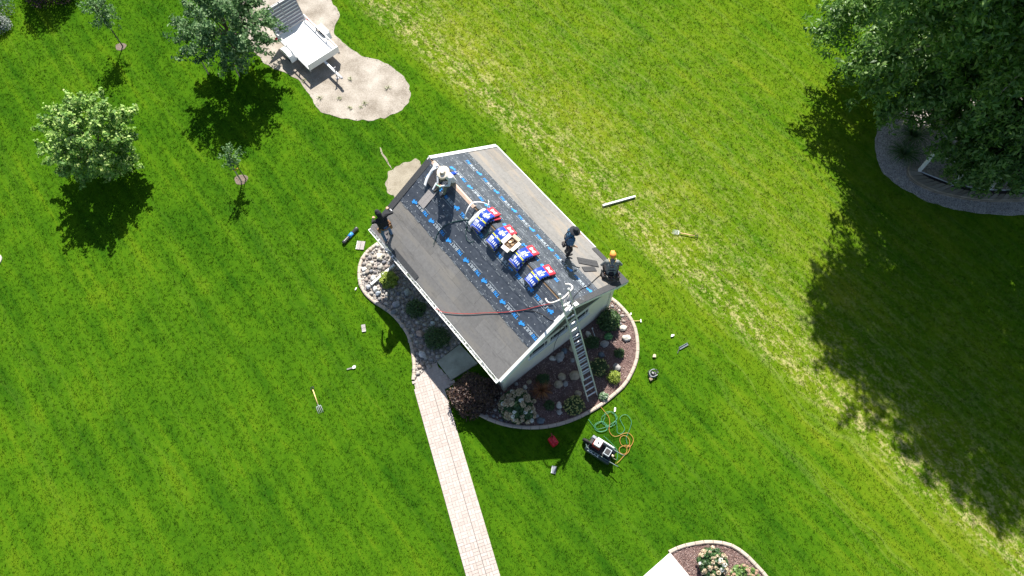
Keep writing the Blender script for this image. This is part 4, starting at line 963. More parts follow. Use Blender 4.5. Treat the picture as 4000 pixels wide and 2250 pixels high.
cable('black_cord', 'black cord drooping over the underlayment to the front rake', [rpw(u, v, -1, .03) for u, v in ((2000, 1216), (2040, 1212), (2081, 1215), (2105, 1222), (2128, 1234), (2145, 1246), (2160, 1252))], .010, HB_, 'cord')
cable('black_cord', 'black cord running from the crouching worker to the ladder top', [rpw(u, v, 1, .03) for u, v in ((2366, 1079), (2352, 1075), (2341, 1077), (2319, 1096), (2298, 1117), (2274, 1127), (2255, 1145), (2243, 1158), (2238, 1170))], .010, HB_, 'cord')
cb = [hw(-.08, -.16, 4.35), hw(-.10, -.25, 3.9), hw(-.14, -.12, 3.2), hw(-.10, .10, 2.6), hw(-.18, .08, 2.0), hw(-.28, .10, 1.3), hw(-.32, .06, .6), hw(-.34, -.05, .06)]
cable('black_cord', 'black cord hanging down the gable wall beside the ladder', cb, .009, HB_, 'cord')

# ---- extension ladder with stabiliser
RUNG = mat('rung_skylit', (.72, .73, .74), .45, .08, 8, metal=.1)  # sky light on the rung tops put into a paler metal colour
lad = thing('extension_ladder', 'aluminium extension ladder leaning on the gable peak with a curved stabiliser', 'ladder', hw(-.22, -2.05, 0), YAW)
LB, LT = Vector((0, 0, 0)), Vector((.22, 2.38, 5.0)); LD = (LT - LB).normalized(); LX = Vector((1, -.12, 0)).normalized(); LN = LX.cross(LD).normalized(); LL = (LT - LB).length
def rail(s0, s1, off, dpt):
    a, b = LD * s0 + LX * off + LN * dpt, LD * s1 + LX * off + LN * dpt
    return MB().bar(a, b, .03, .075, LN).build('rail', ALU, lad, bevel=.004)
for sx in (-1, 1): rail(0.03, 3.6, sx * .205, 0); rail(1.3, LL, sx * .172, .062 if LN.y < 0 else -.062)
s_ = .28
while s_ < LL - .2:
    if s_ < 3.5: MB().bar(LD * s_ - LX * .19, LD * s_ + LX * .19, .042, .03, (0, 0, 1)).build('rung', RUNG, lad)
    if 1.2 < s_ < LL - .45: MB().bar(LD * (s_ + .19) - LX * .157 + LN * (.062 if LN.y < 0 else -.062), LD * (s_ + .19) + LX * .157 + LN * (.062 if LN.y < 0 else -.062), .042, .03, (0, 0, 1)).build('rung', RUNG, lad)
    s_ += .305
for sx in (-1, 1):
    MB().box(LD * .02 + LX * sx * .205, (.05, .09, .05)).build('foot', BLACK, lad)
    MB().ell(LD * (LL + .03) + LX * sx * .172 + LN * (.062 if LN.y < 0 else -.062), (.045, .045, .045), sub=2).build('end_cap', WHITE, lad, True)
inv = Matrix.Rotation(-YAW, 4, 'Z') @ Matrix.Translation(-Vector(hw(-.22, -2.05, 0)))
STB = mat('stabiliser_cream', (.80, .74, .70), .4, .05, 6)
px = [(2131, 1166, 4.52), (2138, 1178, 4.55), (2149, 1183, 4.62), (2163, 1181, 4.68), (2185, 1172, 4.72), (2204, 1161, 4.72), (2225, 1139, 4.72), (2235, 1128, 4.68), (2235, 1119, 4.62), (2226, 1111, 4.55), (2208, 1110, 4.50)]
MB().tube([inv @ gp(*p) for p in [tuple(q) for q in spline(px, 5)]], .026, 9).build('stabiliser', STB, lad, True)
for p, q in (((2188, 1173, 4.70), (2222, 1196, 4.42)), ((2222, 1150, 4.70), (2196, 1197, 4.46)), ((2196, 1197, 4.46), (2222, 1192, 4.45))): MB().bar(inv @ gp(*p), inv @ gp(*q), .06, .03).build('bracket', STB, lad)

# ================================================================== PEOPLE
SKIN = mat('skin', (.50, .30, .21), .5, .08, 12)
def remesh_body(prims, voxel=.0075):
    """prims: (a, b, ra, rb, material slot); overlapping tapered limbs fused into one surface"""
    mb = MB()
    for a, b, ra, rb, m_ in prims:
        a, b = Vector(a), Vector(b); mb.ell(a, (ra,) * 3, sub=2)
        if (b - a).length > 1e-4: mb.ell(b, (rb,) * 3, sub=2); mb.tube([a, b], [ra, rb], 14)
    me = mb.mesh('tmp', SKIN); o = bpy.data.objects.new('tmp', me); COL.objects.link(o)
    md = o.modifiers.new('r', 'REMESH'); md.mode = 'VOXEL'; md.voxel_size = voxel
    sm = o.modifiers.new('s', 'SMOOTH'); sm.factor = .5; sm.iterations = 3
    bpy.context.view_layer.update()
    out = bpy.data.meshes.new_from_object(o.evaluated_get(bpy.context.evaluated_depsgraph_get())); bpy.data.objects.remove(o); bpy.data.meshes.remove(me)
    n = len(out.vertices); V = np.empty(n * 3); out.vertices.foreach_get('co', V); V = V.reshape(-1, 3)
    best = np.full(n, 1e9); idx = np.zeros(n, int)
    for a, b, ra, rb, m_ in prims:
        a = np.array(a); b = np.array(b); d = b - a; L2 = max(d @ d, 1e-9); t = np.clip(((V - a) @ d) / L2, 0, 1)
        dist = np.linalg.norm(V - (a + t[:, None] * d), axis=1) - (ra + (rb - ra) * t); u = dist < best; best[u] = dist[u]; idx[u] = m_
    pv = np.array([p.vertices[0] for p in out.polygons]); out.polygons.foreach_set('use_smooth', np.ones(len(pv), bool))
    return out, idx[pv].astype(np.int32)
def hand_prims(w_, d, side, slot, curl=.5):
    """palm, four fingers of unequal length and a thumb leaving the side of the palm; d = direction of the hand"""
    d = Vector(d).normalized(); up = Vector((0, 0, 1)); s_ = d.cross(up)
    if s_.length < .2: s_ = Vector((1, 0, 0))
    s_.normalize(); nrm = s_.cross(d); P = []
    for k_ in (-.026, -.008, .010, .028): P.append((w_ + d * .015 + s_ * k_ * .8, w_ + d * .085 + s_ * k_, .015, .014, slot))
    for k_, L in ((-.028, .062), (-.009, .076), (.010, .080), (.029, .070)):
        a = w_ + d * .088 + s_ * k_; c1 = a + d * L * .5 - nrm * L * .22 * curl; c2 = c1 + (d * .5 - nrm * curl).normalized() * L * .5
        P += [(a, c1, .0105, .0098, slot), (c1, c2, .0098, .0085, slot)]
    t0 = w_ + d * .03 + s_ * .032 * side; t1 = t0 + (d * .7 + s_ * side * .75).normalized() * .042; t2 = t1 + (d * .95 - nrm * .3).normalized() * .034
    P += [(t0, t1, .0125, .0115, slot), (t1, t2, .0115, .0095, slot)]
    return P
def person(label, pel, f, J, mats, look, hood=False, sleeve='long'):
    """J: joints as (forward, right, up) from the pelvis; mats: slots 0 skin 1 shirt 2 trousers 3 shoes 4 forearm"""
    f = Vector(f).normalized(); r = f.cross(Vector((0, 0, 1))); root = thing('person', label, 'person', pel)
    T = lambda t: f * t[0] + r * t[1] + Vector((0, 0, t[2]))
    j = {k_: T(v) for k_, v in J.items()}; P = []
    nk = j['neck']; shl, shr = j['shL'], j['shR']; mid = (shl + shr) / 2; ch = mid * .72; hd = j['head']; hv = (hd - nk).normalized()
    for sx in (-1, 1): P.append((r * sx * .075, ch + r * sx * .09, .115, .125, 1))
    P.append((Vector((0, 0, -.01)), ch, .13, .135, 1)); P.append((Vector((0, 0, -.04)) - f * .02, Vector((0, 0, .05)), .14, .135, 2))
    P += [(shl * .92 + nk * .02, shr * .92 + nk * .02, .085, .085, 1), (ch, mid, .13, .10, 1), (mid, nk, .09, .062, 1), (nk - hv * .03, hd, .058, .06, 0)]
    lk = T(look).normalized()
    P += [(hd + hv * .03, hd + hv * .06, .098, .092, 1 if hood else 0), (hd + lk * .03 - hv * .02, hd + lk * .025 - hv * .06, .072, .055, 0), (hd + lk * .098 + hv * .0, hd + lk * .105 - hv * .022, .012, .015, 0)]
    sd = lk.cross(hv).normalized()
    for sx in (-1, 1): P.append((hd + sd * sx * .095 + hv * .015, hd + sd * sx * .095 - hv * .02, .017, .013, 1 if hood else 0))
    if hood: P += [(hd - lk * .03, nk - lk * .05, .105, .09, 1)]
    for s_, sx in (('L', -1), ('R', 1)):
        sh, el, wr_ = j['sh' + s_], j['el' + s_], j['wr' + s_]
        P += [(sh, el, .062, .048, 1), (el, wr_, .044, .030, 4)]
        if sleeve == 'short': P[-2] = (sh, sh.lerp(el, .75), .066, .060, 1); P.append((sh.lerp(el, .6), el, .047, .042, 4))
        P += hand_prims(wr_, wr_ - el, -sx, 0)
        hp, kn, an = j['hip' + s_], j['kn' + s_], j['an' + s_]
        P += [(hp, kn, .098, .066, 2), (kn, an, .064, .045, 2)]
        toe = T(J.get('toe' + s_, (0, 0, 0))) if 'toe' + s_ in J else an + f * .15 + Vector((0, 0, -.05))
        P += [(an + Vector((0, 0, -.03)), toe, .048, .040, 3), (an - f * .045 + Vector((0, 0, -.045)), an, .04, .045, 3)]
    me, slots = remesh_body(P)
    me.materials.clear()
    for m_ in mats: me.materials.append(m_)
    me.polygons.foreach_set('material_index', slots); me.update(); me.name = 'body'; link('body', me, root)
    return root, j, T, f, r
def belt(root, T, m, pouches, rad=.165, z=.06, cm=None):
    pts = [T((math.cos(a) * rad, math.sin(a) * rad * 1.12, z)) for a in np.linspace(0, 2 * math.pi, 21)[:-1]]
    mb = MB(); n = len(pts)
    for i in range(n): mb.bar(pts[i], pts[(i + 1) % n], .012, .05)
    tb = mb.build('tool_belt', m, root)
    for (fx, ry, uz, sx, sy, sz) in pouches:
        c = T((fx, ry, uz)); fw = T((1, 0, 0)); rt = T((0, 1, 0)); M_ = Matrix((fw, rt, Vector((0, 0, 1)))).transposed()
        b_ = MB(); b_.box(c, (sx, sy, sz), M_); b_.build('pouch', cm or m, tb, bevel=.02)
        t_ = MB(); t_.tube([c + Vector((0, 0, sz * .3)), c + Vector((.01, .02, sz * .85))], .011, 6); t_.tube([c + Vector((.02, -.02, sz * .3)), c + Vector((.03, -.03, sz * .7))], .009, 6); t_.build('tool', mat('tool_grip', (.25, .13, .07), .6, .3, 9), tb)
    return tb
def hat(root, c, n, brim, crown, h, m, name='hat', droop=.02, band=None, front=None, crease=True):
    n = Vector(n).normalized(); x = n.orthogonal().normalized(); M_ = Matrix((x, n.cross(x), n)).transposed()
    mb = MB(); prof = [(.075, -.01), (brim * .99, -droop - .006), (brim, -droop), (brim * .97, -droop + .006), (crown * 1.25, .004), (crown * 1.03, .012), (crown, h * .5), (crown * .92, h * .85), (crown * .78, h), (crown * .45, h * (.88 if crease else 1.04)), (.005, h * (.84 if crease else 1.05))]
    mb.lathe(c, prof, 26, M_); o = mb.build(name, m, root, True)
    if band: MB().lathe(c, [(crown * 1.035, .010), (crown * 1.03, .034), (crown * .9, .034), (crown * .9, .010)], 26, M_).build('hat_band', band, o, True)
    return o
JEANS = mat('jeans', (.09, .16, .27), .85, .3, 9, .3, 60); LEATH = mat('tan_leather', (.30, .16, .07), .7, .3, 12); BOOT = mat('dark_boot', (.03, .028, .028), .6, .2, 12)
def cloth(n, c, v=.18): return mat(n, c, .9, v, 10, .5, 22)
# straw-hatted man sitting on the ridge
p1, j, T, f, r = person('person in white straw hat and white shirt sitting astride the ridge', hw(.02, 6.20, 4.37), -HB, dict(
    neck=(.20, 0, .50), head=(.30, 0, .63), shL=(.17, -.185, .45), shR=(.17, .185, .45), elL=(.30, -.27, .22), elR=(.38, .26, .24), wrL=(.48, -.10, .14), wrR=(.52, .10, .12),
    hipL=(0.02, -.10, -.02), hipR=(.02, .10, -.02), knL=(.38, -.17, .07), knR=(.40, .20, .08), anL=(.46, -.14, -.32), anR=(.50, .20, -.34)),
    [SKIN, cloth('white_shirt', (.70, .71, .74), .06), cloth('camo_trousers', (.17, .17, .13), .6), BOOT, cloth('white_shirt', (.7, .71, .74))], (.75, 0, -.6))
STRAW = mat('straw', (.80, .70, .56), .85, .1, 40, .5, 120)
hat(p1, j['head'] + Vector((0, 0, .075)), T((.28, 0, 1)), .225, .092, .10, STRAW, 'straw_hat', .0, mat('straw_band', (.62, .47, .32), .8, .1, 20))
g1 = MB().tube([j['wrL'] + f * .02, j['wrL'] + f * .10 - Vector((0, 0, .10))], [.02, .028], 8).bar(j['wrL'] + f * .06, j['wrR'] + f * .08, .035, .04).build('nail_gun', mat('gun_green', (.10, .30, .22), .4, .2, 10), p1)
# hooded man at the left eave
p2, j, T, f, r = person('person in black hoodie and jeans standing at the left eave', hw(-2.66, 6.72, 3.30), HA, dict(
    neck=(.14, 0, .52), head=(.21, 0, .66), shL=(.10, -.20, .47), shR=(.10, .20, .47), elL=(.26, -.28, .22), elR=(.10, .46, .34), wrL=(.46, -.14, .12), wrR=(.33, .46, .30),
    hipL=(0, -.10, -.02), hipR=(0, .10, -.02), knL=(.04, -.14, -.42), knR=(.14, .18, -.32), anL=(-.06, -.12, -.79), anR=(-.06, .16, -.62)),
    [SKIN, cloth('black_hoodie', (.014, .015, .018), .4), JEANS, BOOT, cloth('black_hoodie', (.014, .015, .018))], (.85, 0, -.5), hood=True)
belt(p2, T, LEATH, [(.05, .23, -.05, .16, .10, .20), (-.08, .20, -.08, .12, .10, .18), (.02, -.22, -.06, .14, .09, .18)])
MB().bar(j['elR'].lerp(j['wrR'], .25) + r * .03, j['elR'].lerp(j['wrR'], .75) + r * .03, .05, .05).build('white_cuff', cloth('white_shirt', (.7, .71, .74)), p2)
# dark-hatted man standing on the right slope
p3, j, T, f, r = person('person in dark wide-brimmed hat and blue shirt standing on the right slope', hw(1.68, 1.90, 4.02), (.96, .28, 0), dict(
    neck=(.10, 0, .52), head=(.17, 0, .655), shL=(.06, -.195, .47), shR=(.06, .195, .47), elL=(.14, -.27, .20), elR=(.0, .25, .20), wrL=(.36, -.2, .12), wrR=(.17, .22, .0),
    hipL=(0, -.10, -.02), hipR=(0, .10, -.02), knL=(.07, -.12, -.40), knR=(.07, .12, -.38), anL=(.02, -.12, -.775), anR=(-.02, .10, -.72)),
    [SKIN, cloth('blue_shirt', (.05, .13, .22), .25), cloth('black_trousers', (.018, .018, .02), .3), BOOT, SKIN], (.8, 0, -.55), sleeve='short')
hat(p3, j['head'] + Vector((0, 0, .07)), T((.30, 0, 1)), .195, .095, .12, mat('charcoal_hat', (.022, .024, .032), .9, .2, 20, .4, 80), 'hat', .035, None, crease=False)
HARN = mat('dark_strap', (.03, .03, .035), .8, .2, 20)
mb = MB()
for sx in (-1, 1):
    mb.tube([T(q) for q in ((-.15, sx * .05, .20), (-.13, sx * .09, .40), (-.02, sx * .12, .56), (.15, sx * .12, .42), (.15, sx * .10, .15))], .017, 6)
mb.build('harness', HARN, p3)
belt(p3, T, BLACK, [(-.10, .22, -.06, .14, .10, .20), (-.18, 0, -.06, .10, .16, .18), (.05, -.22, -.05, .14, .10, .18)], cm=mat('nail_bag', (.05, .045, .045), .8, .4, 10))
# man in orange cap crouching at the front right corner
p4, j, T, f, r = person('person in orange cap and grey shirt crouching at the front right roof corner', hw(2.44, .44, 3.0), (.05, 1, 0), dict(
    neck=(.30, 0, .44), head=(.40, 0, .545), shL=(.25, -.19, .40), shR=(.25, .19, .40), elL=(.22, -.34, .16), elR=(.26, .34, .16), wrL=(.34, -.30, -.02), wrR=(.42, .26, -.06),
    hipL=(0, -.11, -.02), hipR=(0, .11, -.02), knL=(.34, -.25, .02), knR=(.34, .25, -.06), anL=(.02, -.20, -.14), anR=(.02, .20, -.30)),
    [SKIN, cloth('grey_shirt', (.20, .22, .21), .12), cloth('black_trousers', (.018, .018, .02)), BOOT, cloth('white_sleeve', (.72, .72, .74), .06)], (.9, 0, -.45))
CAPM = mat('orange_cap', (.85, .30, .05), .7, .08, 10)
cc = j['head'] + Vector((0, 0, .035)); mb = MB(); mb.lathe(cc, [(.112, -.02), (.114, .02), (.108, .06), (.085, .095), (.045, .115), (.005, .12)], 20)
cap = mb.build('cap', CAPM, p4, True)
MB().add([cc + f * .09 + r * .085, cc + f * .09 - r * .085, cc + f * .19 - r * .055 - Vector((0, 0, .02)), cc + f * .19 + r * .055 - Vector((0, 0, .02)), cc + f * .09 + r * .085 - Vector((0, 0, .008)), cc + f * .09 - r * .085 - Vector((0, 0, .008)), cc + f * .19 - r * .055 - Vector((0, 0, .028)), cc + f * .19 + r * .055 - Vector((0, 0, .028))], [(0, 3, 2, 1), (4, 5, 6, 7), (2, 3, 7, 6), (0, 1, 5, 4), (0, 4, 7, 3), (1, 2, 6, 5)]).build('cap_brim', CAPM, cap)
MB().lathe(cc, [(.116, -.03), (.116, -.018), (.106, -.018), (.106, -.03)], 20).build('cap_band', mat('cap_dark', (.45, .10, .03), .7, .1, 10), cap)
YST = mat('tan_strap', (.55, .42, .22), .8, .15, 20); mb = MB(); mb2 = MB()
for sx in (-1, 1):
    mb.tube([T(q) for q in ((.05, sx * .15, .06), (.02, sx * .10, .22), (.10, sx * .02, .34), (.20, sx * .10, .485), (.34, sx * .13, .44))], .018, 6)
mb.build('harness', YST, p4)
mb2.box(T((.065, 0, .33)), (.10, .05, .10)).tube([T((.0, -.13, .20)), T((-.03, 0, .24)), T((.0, .13, .20))], .016, 6).build('harness', HARN, p4)
belt(p4, T, BLACK, [(-.08, .25, -.08, .20, .13, .24), (-.08, -.25, -.07, .20, .13, .24), (-.20, 0, -.06, .10, .22, .16)], rad=.18, cm=mat('nail_bag', (.05, .045, .045)))

# ================================================================== TRAILER
TW, TL = 1.62, 2.62
tc_ = (Vector((-8.93, 22.18, 0)) + Vector((-7.79, 23.37, 0))) / 2; TF = Vector((.67, -.742, 0)); TYAW = math.atan2(TF.y, TF.x) - R(90)
tr = thing('utility_trailer', 'white utility trailer with slatted tailgate parked on the sandy pad', 'trailer', (tc_.x, tc_.y, 0), TYAW)   # y forward (towards the tongue), origin under the front edge
TWH = mat('trailer_white', (.80, .80, .80), .4, .04, 4); TGY = mat('trailer_grey', (.30, .30, .33), .5, .15, 6); DZ = .50
MB().box((0, -TL / 2, DZ - .03), (TW, TL, .05)).build('deck', mat('trailer_deck', (.82, .82, .81), .55, .05, 5, .15, 20), tr)
fr = MB(); fr.bar((-TW / 2 + .03, 0, DZ - .10), (-TW / 2 + .03, -TL, DZ - .10), .06, .09).bar((TW / 2 - .03, 0, DZ - .10), (TW / 2 - .03, -TL, DZ - .10), .06, .09)
for y in (-.3, -1.0, -1.7, -2.4): fr.bar((-TW / 2 + .07, y, DZ - .10), (TW / 2 - .07, y, DZ - .10), .05, .08)
fr.build('chassis', TGY, tr)
MB().box((0, -.02, DZ + .14), (TW, .04, .30)).build('front_board', TWH, tr, bevel=.006)
for sx in (-1, 1):
    MB().bar((sx * (TW / 2 - .02), -.05, DZ + .26), (sx * (TW / 2 - .02), -TL, DZ + .26), .04, .05).build('side_rail', TWH, tr)
    for y in (-.04, -.9, -1.75, -TL + .02): MB().box((sx * (TW / 2 - .02), y, DZ + .115), (.04, .04, .24)).build('rail_post', TWH, tr)
    # fender: bent plate over the wheel
    yc = -1.45; prof = [(-.46, .34), (-.34, .60), (-.16, .68), (.16, .68), (.34, .60), (.46, .34)]; V = []
    for x in (TW / 2 + .01, TW / 2 + .30):
        for (y, z) in prof: V.append((sx * x, yc + y, z)); V.append((sx * x, yc + y * .96, z - .02))
    n = len(prof) * 2; F = []
    for i in range(len(prof) - 1):
        a = 2 * i; F += [(a, a + 2, n + a + 2, n + a), (a + 1, n + a + 1, n + a + 3, a + 3), (a, a + 1, a + 3, a + 2), (n + a, n + a + 2, n + a + 3, n + a + 1)]
    F += [(0, n, n + 1, 1), (n - 2, n - 1, 2 * n - 1, 2 * n - 2)]
    if sx < 0: F = [tuple(reversed(q)) for q in F]
    fd = MB().add(V, F).build('fender', TWH, tr)
    MB().box((sx * (TW / 2 + .305), yc, .56), (.012, .62, .20)).build('skirt', TWH, fd)
    ax = Matrix.Rotation(R(90), 3, 'Y'); wh = MB().lathe((sx * (TW / 2 + .07) - .0, yc, .30), [(.18, -.0), (.28, .0), (.30, .03), (.30, .13), (.28, .16), (.18, .16)] if sx > 0 else [(.18, -.16), (.28, -.16), (.30, -.13), (.30, -.03), (.28, 0), (.18, 0)], 24, ax)
    wo = wh.build('wheel', mat('tyre_rubber', (.02, .02, .02), .85, .2, 10), tr, True)
    MB().lathe((sx * (TW / 2 + .07), yc, .30), [(.02, .155 * sx), (.17, .14 * sx), (.175, .02 * sx)] if sx > 0 else [(.175, -.02), (.17, -.14), (.02, -.155)], 20, ax).build('rim', TGY, wo, True)
    MB().box((sx * (TW / 2 + .06), -TL + .10, DZ - .02), (.12, .05, .09)).build('tail_light', mat('tail_red', (.45, .02, .02), .3, .1, 5), tr)
tg = MB(); tg.bar((0, -.05, DZ - .10), (0, 1.18, DZ - .10), .085, .09); tg.build('tongue', TWH, tr)
MB().lathe((0, .80, DZ - .05), [(.028, -.42), (.028, .22)], 10).box((0, .80, DZ + .19), (.14, .03, .03)).box((0, .80, DZ - .47), (.12, .12, .03)).build('jack', TGY, tr)
MB().box((0, 1.20, DZ - .06), (.085, .16, .08)).ell((0, 1.28, DZ - .06), (.05, .05, .045), sub=2).build('coupler', TGY, tr)
gate = MB(); GH = 1.25; GB = Vector((0, -TL - .02, DZ)); GU = Vector((0, -.34, .94)).normalized()
for x in (-TW / 2 + .03, TW / 2 - .03, 0): gate.bar(GB + Vector((x, 0, 0)), GB + Vector((x, 0, 0)) + GU * GH, .05, .04, (0, 1, 0))
go = gate.build('tailgate', TGY, tr)
for i in range(9):
    c = GB + GU * (.05 + i * GH / 8.6)
    for sx in (-1, 1): MB().bar(c + Vector((sx * (TW / 2 - .06), 0, 0)), c + Vector((sx * .03, 0, 0)), .085, .03, (0, 0, 1)).build('slat', TWH, go)
mesh_ = MB().add([GB + Vector((x, .012, 0)) + GU * h for x, h in ((-TW / 2, 0), (TW / 2, 0), (TW / 2, GH), (-TW / 2, GH))] + [GB + Vector((x, .004, 0)) + GU * h for x, h in ((-TW / 2, 0), (TW / 2, 0), (TW / 2, GH), (-TW / 2, GH))], [(0, 1, 2, 3), (7, 6, 5, 4), (0, 4, 5, 1), (1, 5, 6, 2), (2, 6, 7, 3), (3, 7, 4, 0)]).build('backing', mat('gate_backing', (.26, .25, .28), .6, .2, 20), go)

# ================================================================== PLANTER WALL AND WHITE FENCE
BLK = island_mat('wall_block', [(0, (.26, .225, .17)), (.5, (.34, .295, .225)), (1, (.42, .37, .30))], .95, .6, 40)
pw = thing('planter_wall', 'curved tan block planter wall standing in the grey gravel', 'wall', gp(3560, 690))
def block_ring(outer, inner, h, z0, n):
    po = spline([np.array(gp(u, v)[:2]) for u, v in outer], 12); pi_ = spline([np.array(gp(u, v)[:2]) for u, v in inner], 12)
    def samp(P, n):
        P = np.array(P); L = np.concatenate([[0], np.cumsum(np.linalg.norm(np.diff(P, axis=0), axis=1))]); t = np.linspace(0, L[-1], n + 1)
        return np.column_stack([np.interp(t, L, P[:, 0]), np.interp(t, L, P[:, 1])])
    A, B = samp(po, n), samp(pi_, n)
    for i in range(n):
        g = .10; a0 = A[i] * (1 - .02) + A[i + 1] * .02; a1 = A[i] * .02 + A[i + 1] * .98; b0 = B[i] * (1 - g) + B[i + 1] * g; b1 = B[i] * g + B[i + 1] * (1 - g); zz = h + random.uniform(-.006, .006)
        poly = [tuple(q - np.array(pw.location[:2])) for q in (a0, a1, b1, b0)]
        MB().prism(poly, z0, zz).build('block', BLK, pw)
OUT = [(3545, 655), (3543, 682), (3562, 708), (3614, 738), (3679, 760), (3766, 778), (3853, 787), (3930, 788), (4000, 787), (4100, 780)]; INN = [(3572, 662), (3578, 674), (3592, 688), (3622, 706), (3679, 727), (3766, 752), (3853, 764), (3930, 767), (4000, 766), (4095, 758)]
block_ring(OUT, INN, .18, 0, 24); block_ring([(u - (3 if u < 3580 else 0), v + 3) for u, v in OUT], [(u - 3, v + 8) for u, v in INN], .09, 0, 20)
block_ring([(3553, 653), (3575, 656), (3605, 668), (3657, 687), (3720, 705), (3800, 722), (3900, 735), (4000, 738)], [(3563, 668), (3582, 670), (3606, 683), (3655, 702), (3718, 720), (3800, 736), (3900, 748), (4000, 750)], .16, 0, 16)
soil = MB().prism([tuple((gp(u, v) - pw.location)[:2]) for u, v in ((3572, 664), (3605, 676), (3657, 694), (3720, 712), (3800, 728), (3900, 740), (4000, 743), (4000, 768), (3853, 767), (3766, 755), (3679, 730), (3614, 704), (3580, 678))], 0, .10).build('soil', mat('dark_soil', (.05, .035, .03), .95, .4, 20, .8, 50), pw)
VIN = mat('vinyl_white', (.74, .76, .76), .4, .05, 4)
fe = thing('white_fence', 'white post and thin rail fence rising from the block planter', 'fence', gp(3581, 675))
PB = [gp(3583, 675) - fe.location, gp(3714, 727) - fe.location, gp(3850, 748) - fe.location, gp(3985, 752) - fe.location]
for i, p in enumerate(PB):
    po = MB().box(p + Vector((0, 0, .75)), (.115, .115, 1.5)).build('post', VIN, fe, bevel=.006)
    MB().box(p + Vector((0, 0, 1.52)), (.14, .14, .04)).build('cap', VIN, po)
for a, b in zip(PB[:-1], PB[1:]):
    for z in (.14, 1.36): MB().bar(a + Vector((0, 0, z)), b + Vector((0, 0, z)), .028, .035).build('rail', VIN, fe)

# ================================================================== THINGS ON THE LAWN
# underlayment roll
a, b = gp(1340, 950, .075), gp(1396, 890, .075)
ro = thing('underlayment_roll', 'black underlayment roll with a blue label band lying on the lawn', 'roll', ((a.x + b.x) / 2, (a.y + b.y) / 2, 0)); d = (b - a).normalized(); c0 = Vector((0, 0, .078)); hl = (b - a).length / 2
RB = mat('roll_black', (.035, .037, .042), .35, .4, 18, .4, 40)
MB().tube([c0 - d * hl, c0 - d * hl * .97, c0 - d * hl * .72, c0 - d * hl * .70, c0 + d * hl * .70, c0 + d * hl * .72, c0 + d * hl * .97, c0 + d * hl], [.07, .078, .078, .074, .074, .078, .078, .07], 20).build('roll', RB, ro, True)
MB().tube([c0 - d * .09, c0 + d * .13], .0765, 20).build('label_band', mat('roll_blue', (.05, .25, .62), .35, .25, 20), ro, True)
for s_ in (-1, 1): MB().tube([c0 + d * s_ * (hl - .004), c0 + d * s_ * (hl + .006)], .035, 12).build('core', mat('core_card', (.10, .08, .06), .9, .2, 10), ro)
# loose shingles on the grass
def ground_shingle(u, v, wd, ln, ang, m, label, tabs=2):
    p = gp(u, v); root = thing('loose_shingle', label, 'shingle', (p.x, p.y, 0), ang)
    for i in range(tabs):
        x = (i - (tabs - 1) / 2) * wd / tabs
        MB().box((x, 0, .045 + random.uniform(-.004, .004)), (wd / tabs - .014, ln, .008), Matrix.Rotation(random.uniform(-.05, .05), 3, 'Y')).build('tab', m, root)
    MB().box((0, ln * .25, .038), (wd, ln * .45, .006)).build('backing', SHD, root)
    for i in range(6): MB().box((-wd / 2 + .012, -ln / 2 + ln * (i + .5) / 6, .052), (.02, ln / 9, .004)).build('seal_dab', WHITE, root)
ground_shingle(1409, 960, .33, .38, -.10, SHGP, 'two-tab grey shingle on the grass near the underlayment roll')
ground_shingle(1421, 1283, .30, .15, 1.78, SHGP, 'small pale shingle scrap on the lawn left of the rock bed')
ground_shingle(2163, 1836, .17, .26, -.18, mat('slate_shingle', (.20, .22, .25), .85, .15, 25, .4, 70), 'small blue-grey shingle scrap on the grass below the red can', 1)
# white downspout sections
def channel(a, b, wd, ht, name, label):
    a, b = Vector(a), Vector(b); root = thing(name, label, 'downspout', a); d = b - a
    MB().bar((0, 0, 0), d, wd, ht).build('tube', WHITE, root, bevel=.012)
    n_ = d.normalized(); MB().bar(n_ * -.006, n_ * .006, wd * .82, ht * .8).build('dark_end_plate', BLACK, root); s_ = n_.cross(Vector((0, 0, 1)))  # black plate on the solid tube's end paints the shade inside it
    for k_ in (-.3, .3): MB().bar(s_ * wd * k_ + Vector((0, 0, ht * .5)), d + s_ * wd * k_ + Vector((0, 0, ht * .5)), .012, .008).build('rib', WHITE, root)
channel(gp(2354, 803, .06), gp(2482, 767, .06), .085, .065, 'downspout', 'loose white downspout section lying on the lawn right of the house')
pa, pb = gp(1541, 1034, .22), gp(1449, 1112, .12)
channel(pb, pa, .10, .075, 'downspout', 'white downspout extension lying across the river rocks')
# garden forks
def fork(tip, hnd, label, wood):
    t, h_ = gp(*tip, .06), gp(*hnd, .06); root = thing('garden_fork', label, 'fork', (h_.x, h_.y, 0)); d = (t - h_); L = d.length; d.normalize(); s_ = d.cross(Vector((0, 0, 1))); z = Vector((0, 0, .07))
    MB().tube([z + d * .10, z + d * (L - .33)], .019, 8).build('handle', wood, root, True)
    g = MB(); g.tube([z + d * .11, z + d * .07 + s_ * .05, z + s_ * .055], .012, 7); g.tube([z + d * .11, z + d * .07 - s_ * .05, z - s_ * .055], .012, 7); g.tube([z - s_ * .06, z + s_ * .06], .014, 7); g.build('grip', BLACK, root, True)
    STL = mat('fork_steel', (.42, .46, .44), .35, .2, 10, metal=.5)
    hd = MB(); hd.tube([z + d * (L - .36), z + d * (L - .26)], .016, 8); hd.bar(z + d * (L - .26) - s_ * .085, z + d * (L - .26) + s_ * .085, .02, .018); ho = hd.build('head', STL, root)
    for k_ in (-.08, -.027, .027, .08): MB().tube([z + d * (L - .26) + s_ * k_, z + d * (L - .12) + s_ * k_ * 1.1 - Vector((0, 0, .015)), z + d * L + s_ * k_ * 1.05 - Vector((0, 0, .04))], [.011, .011, .005], 6).build('tine', STL, ho)
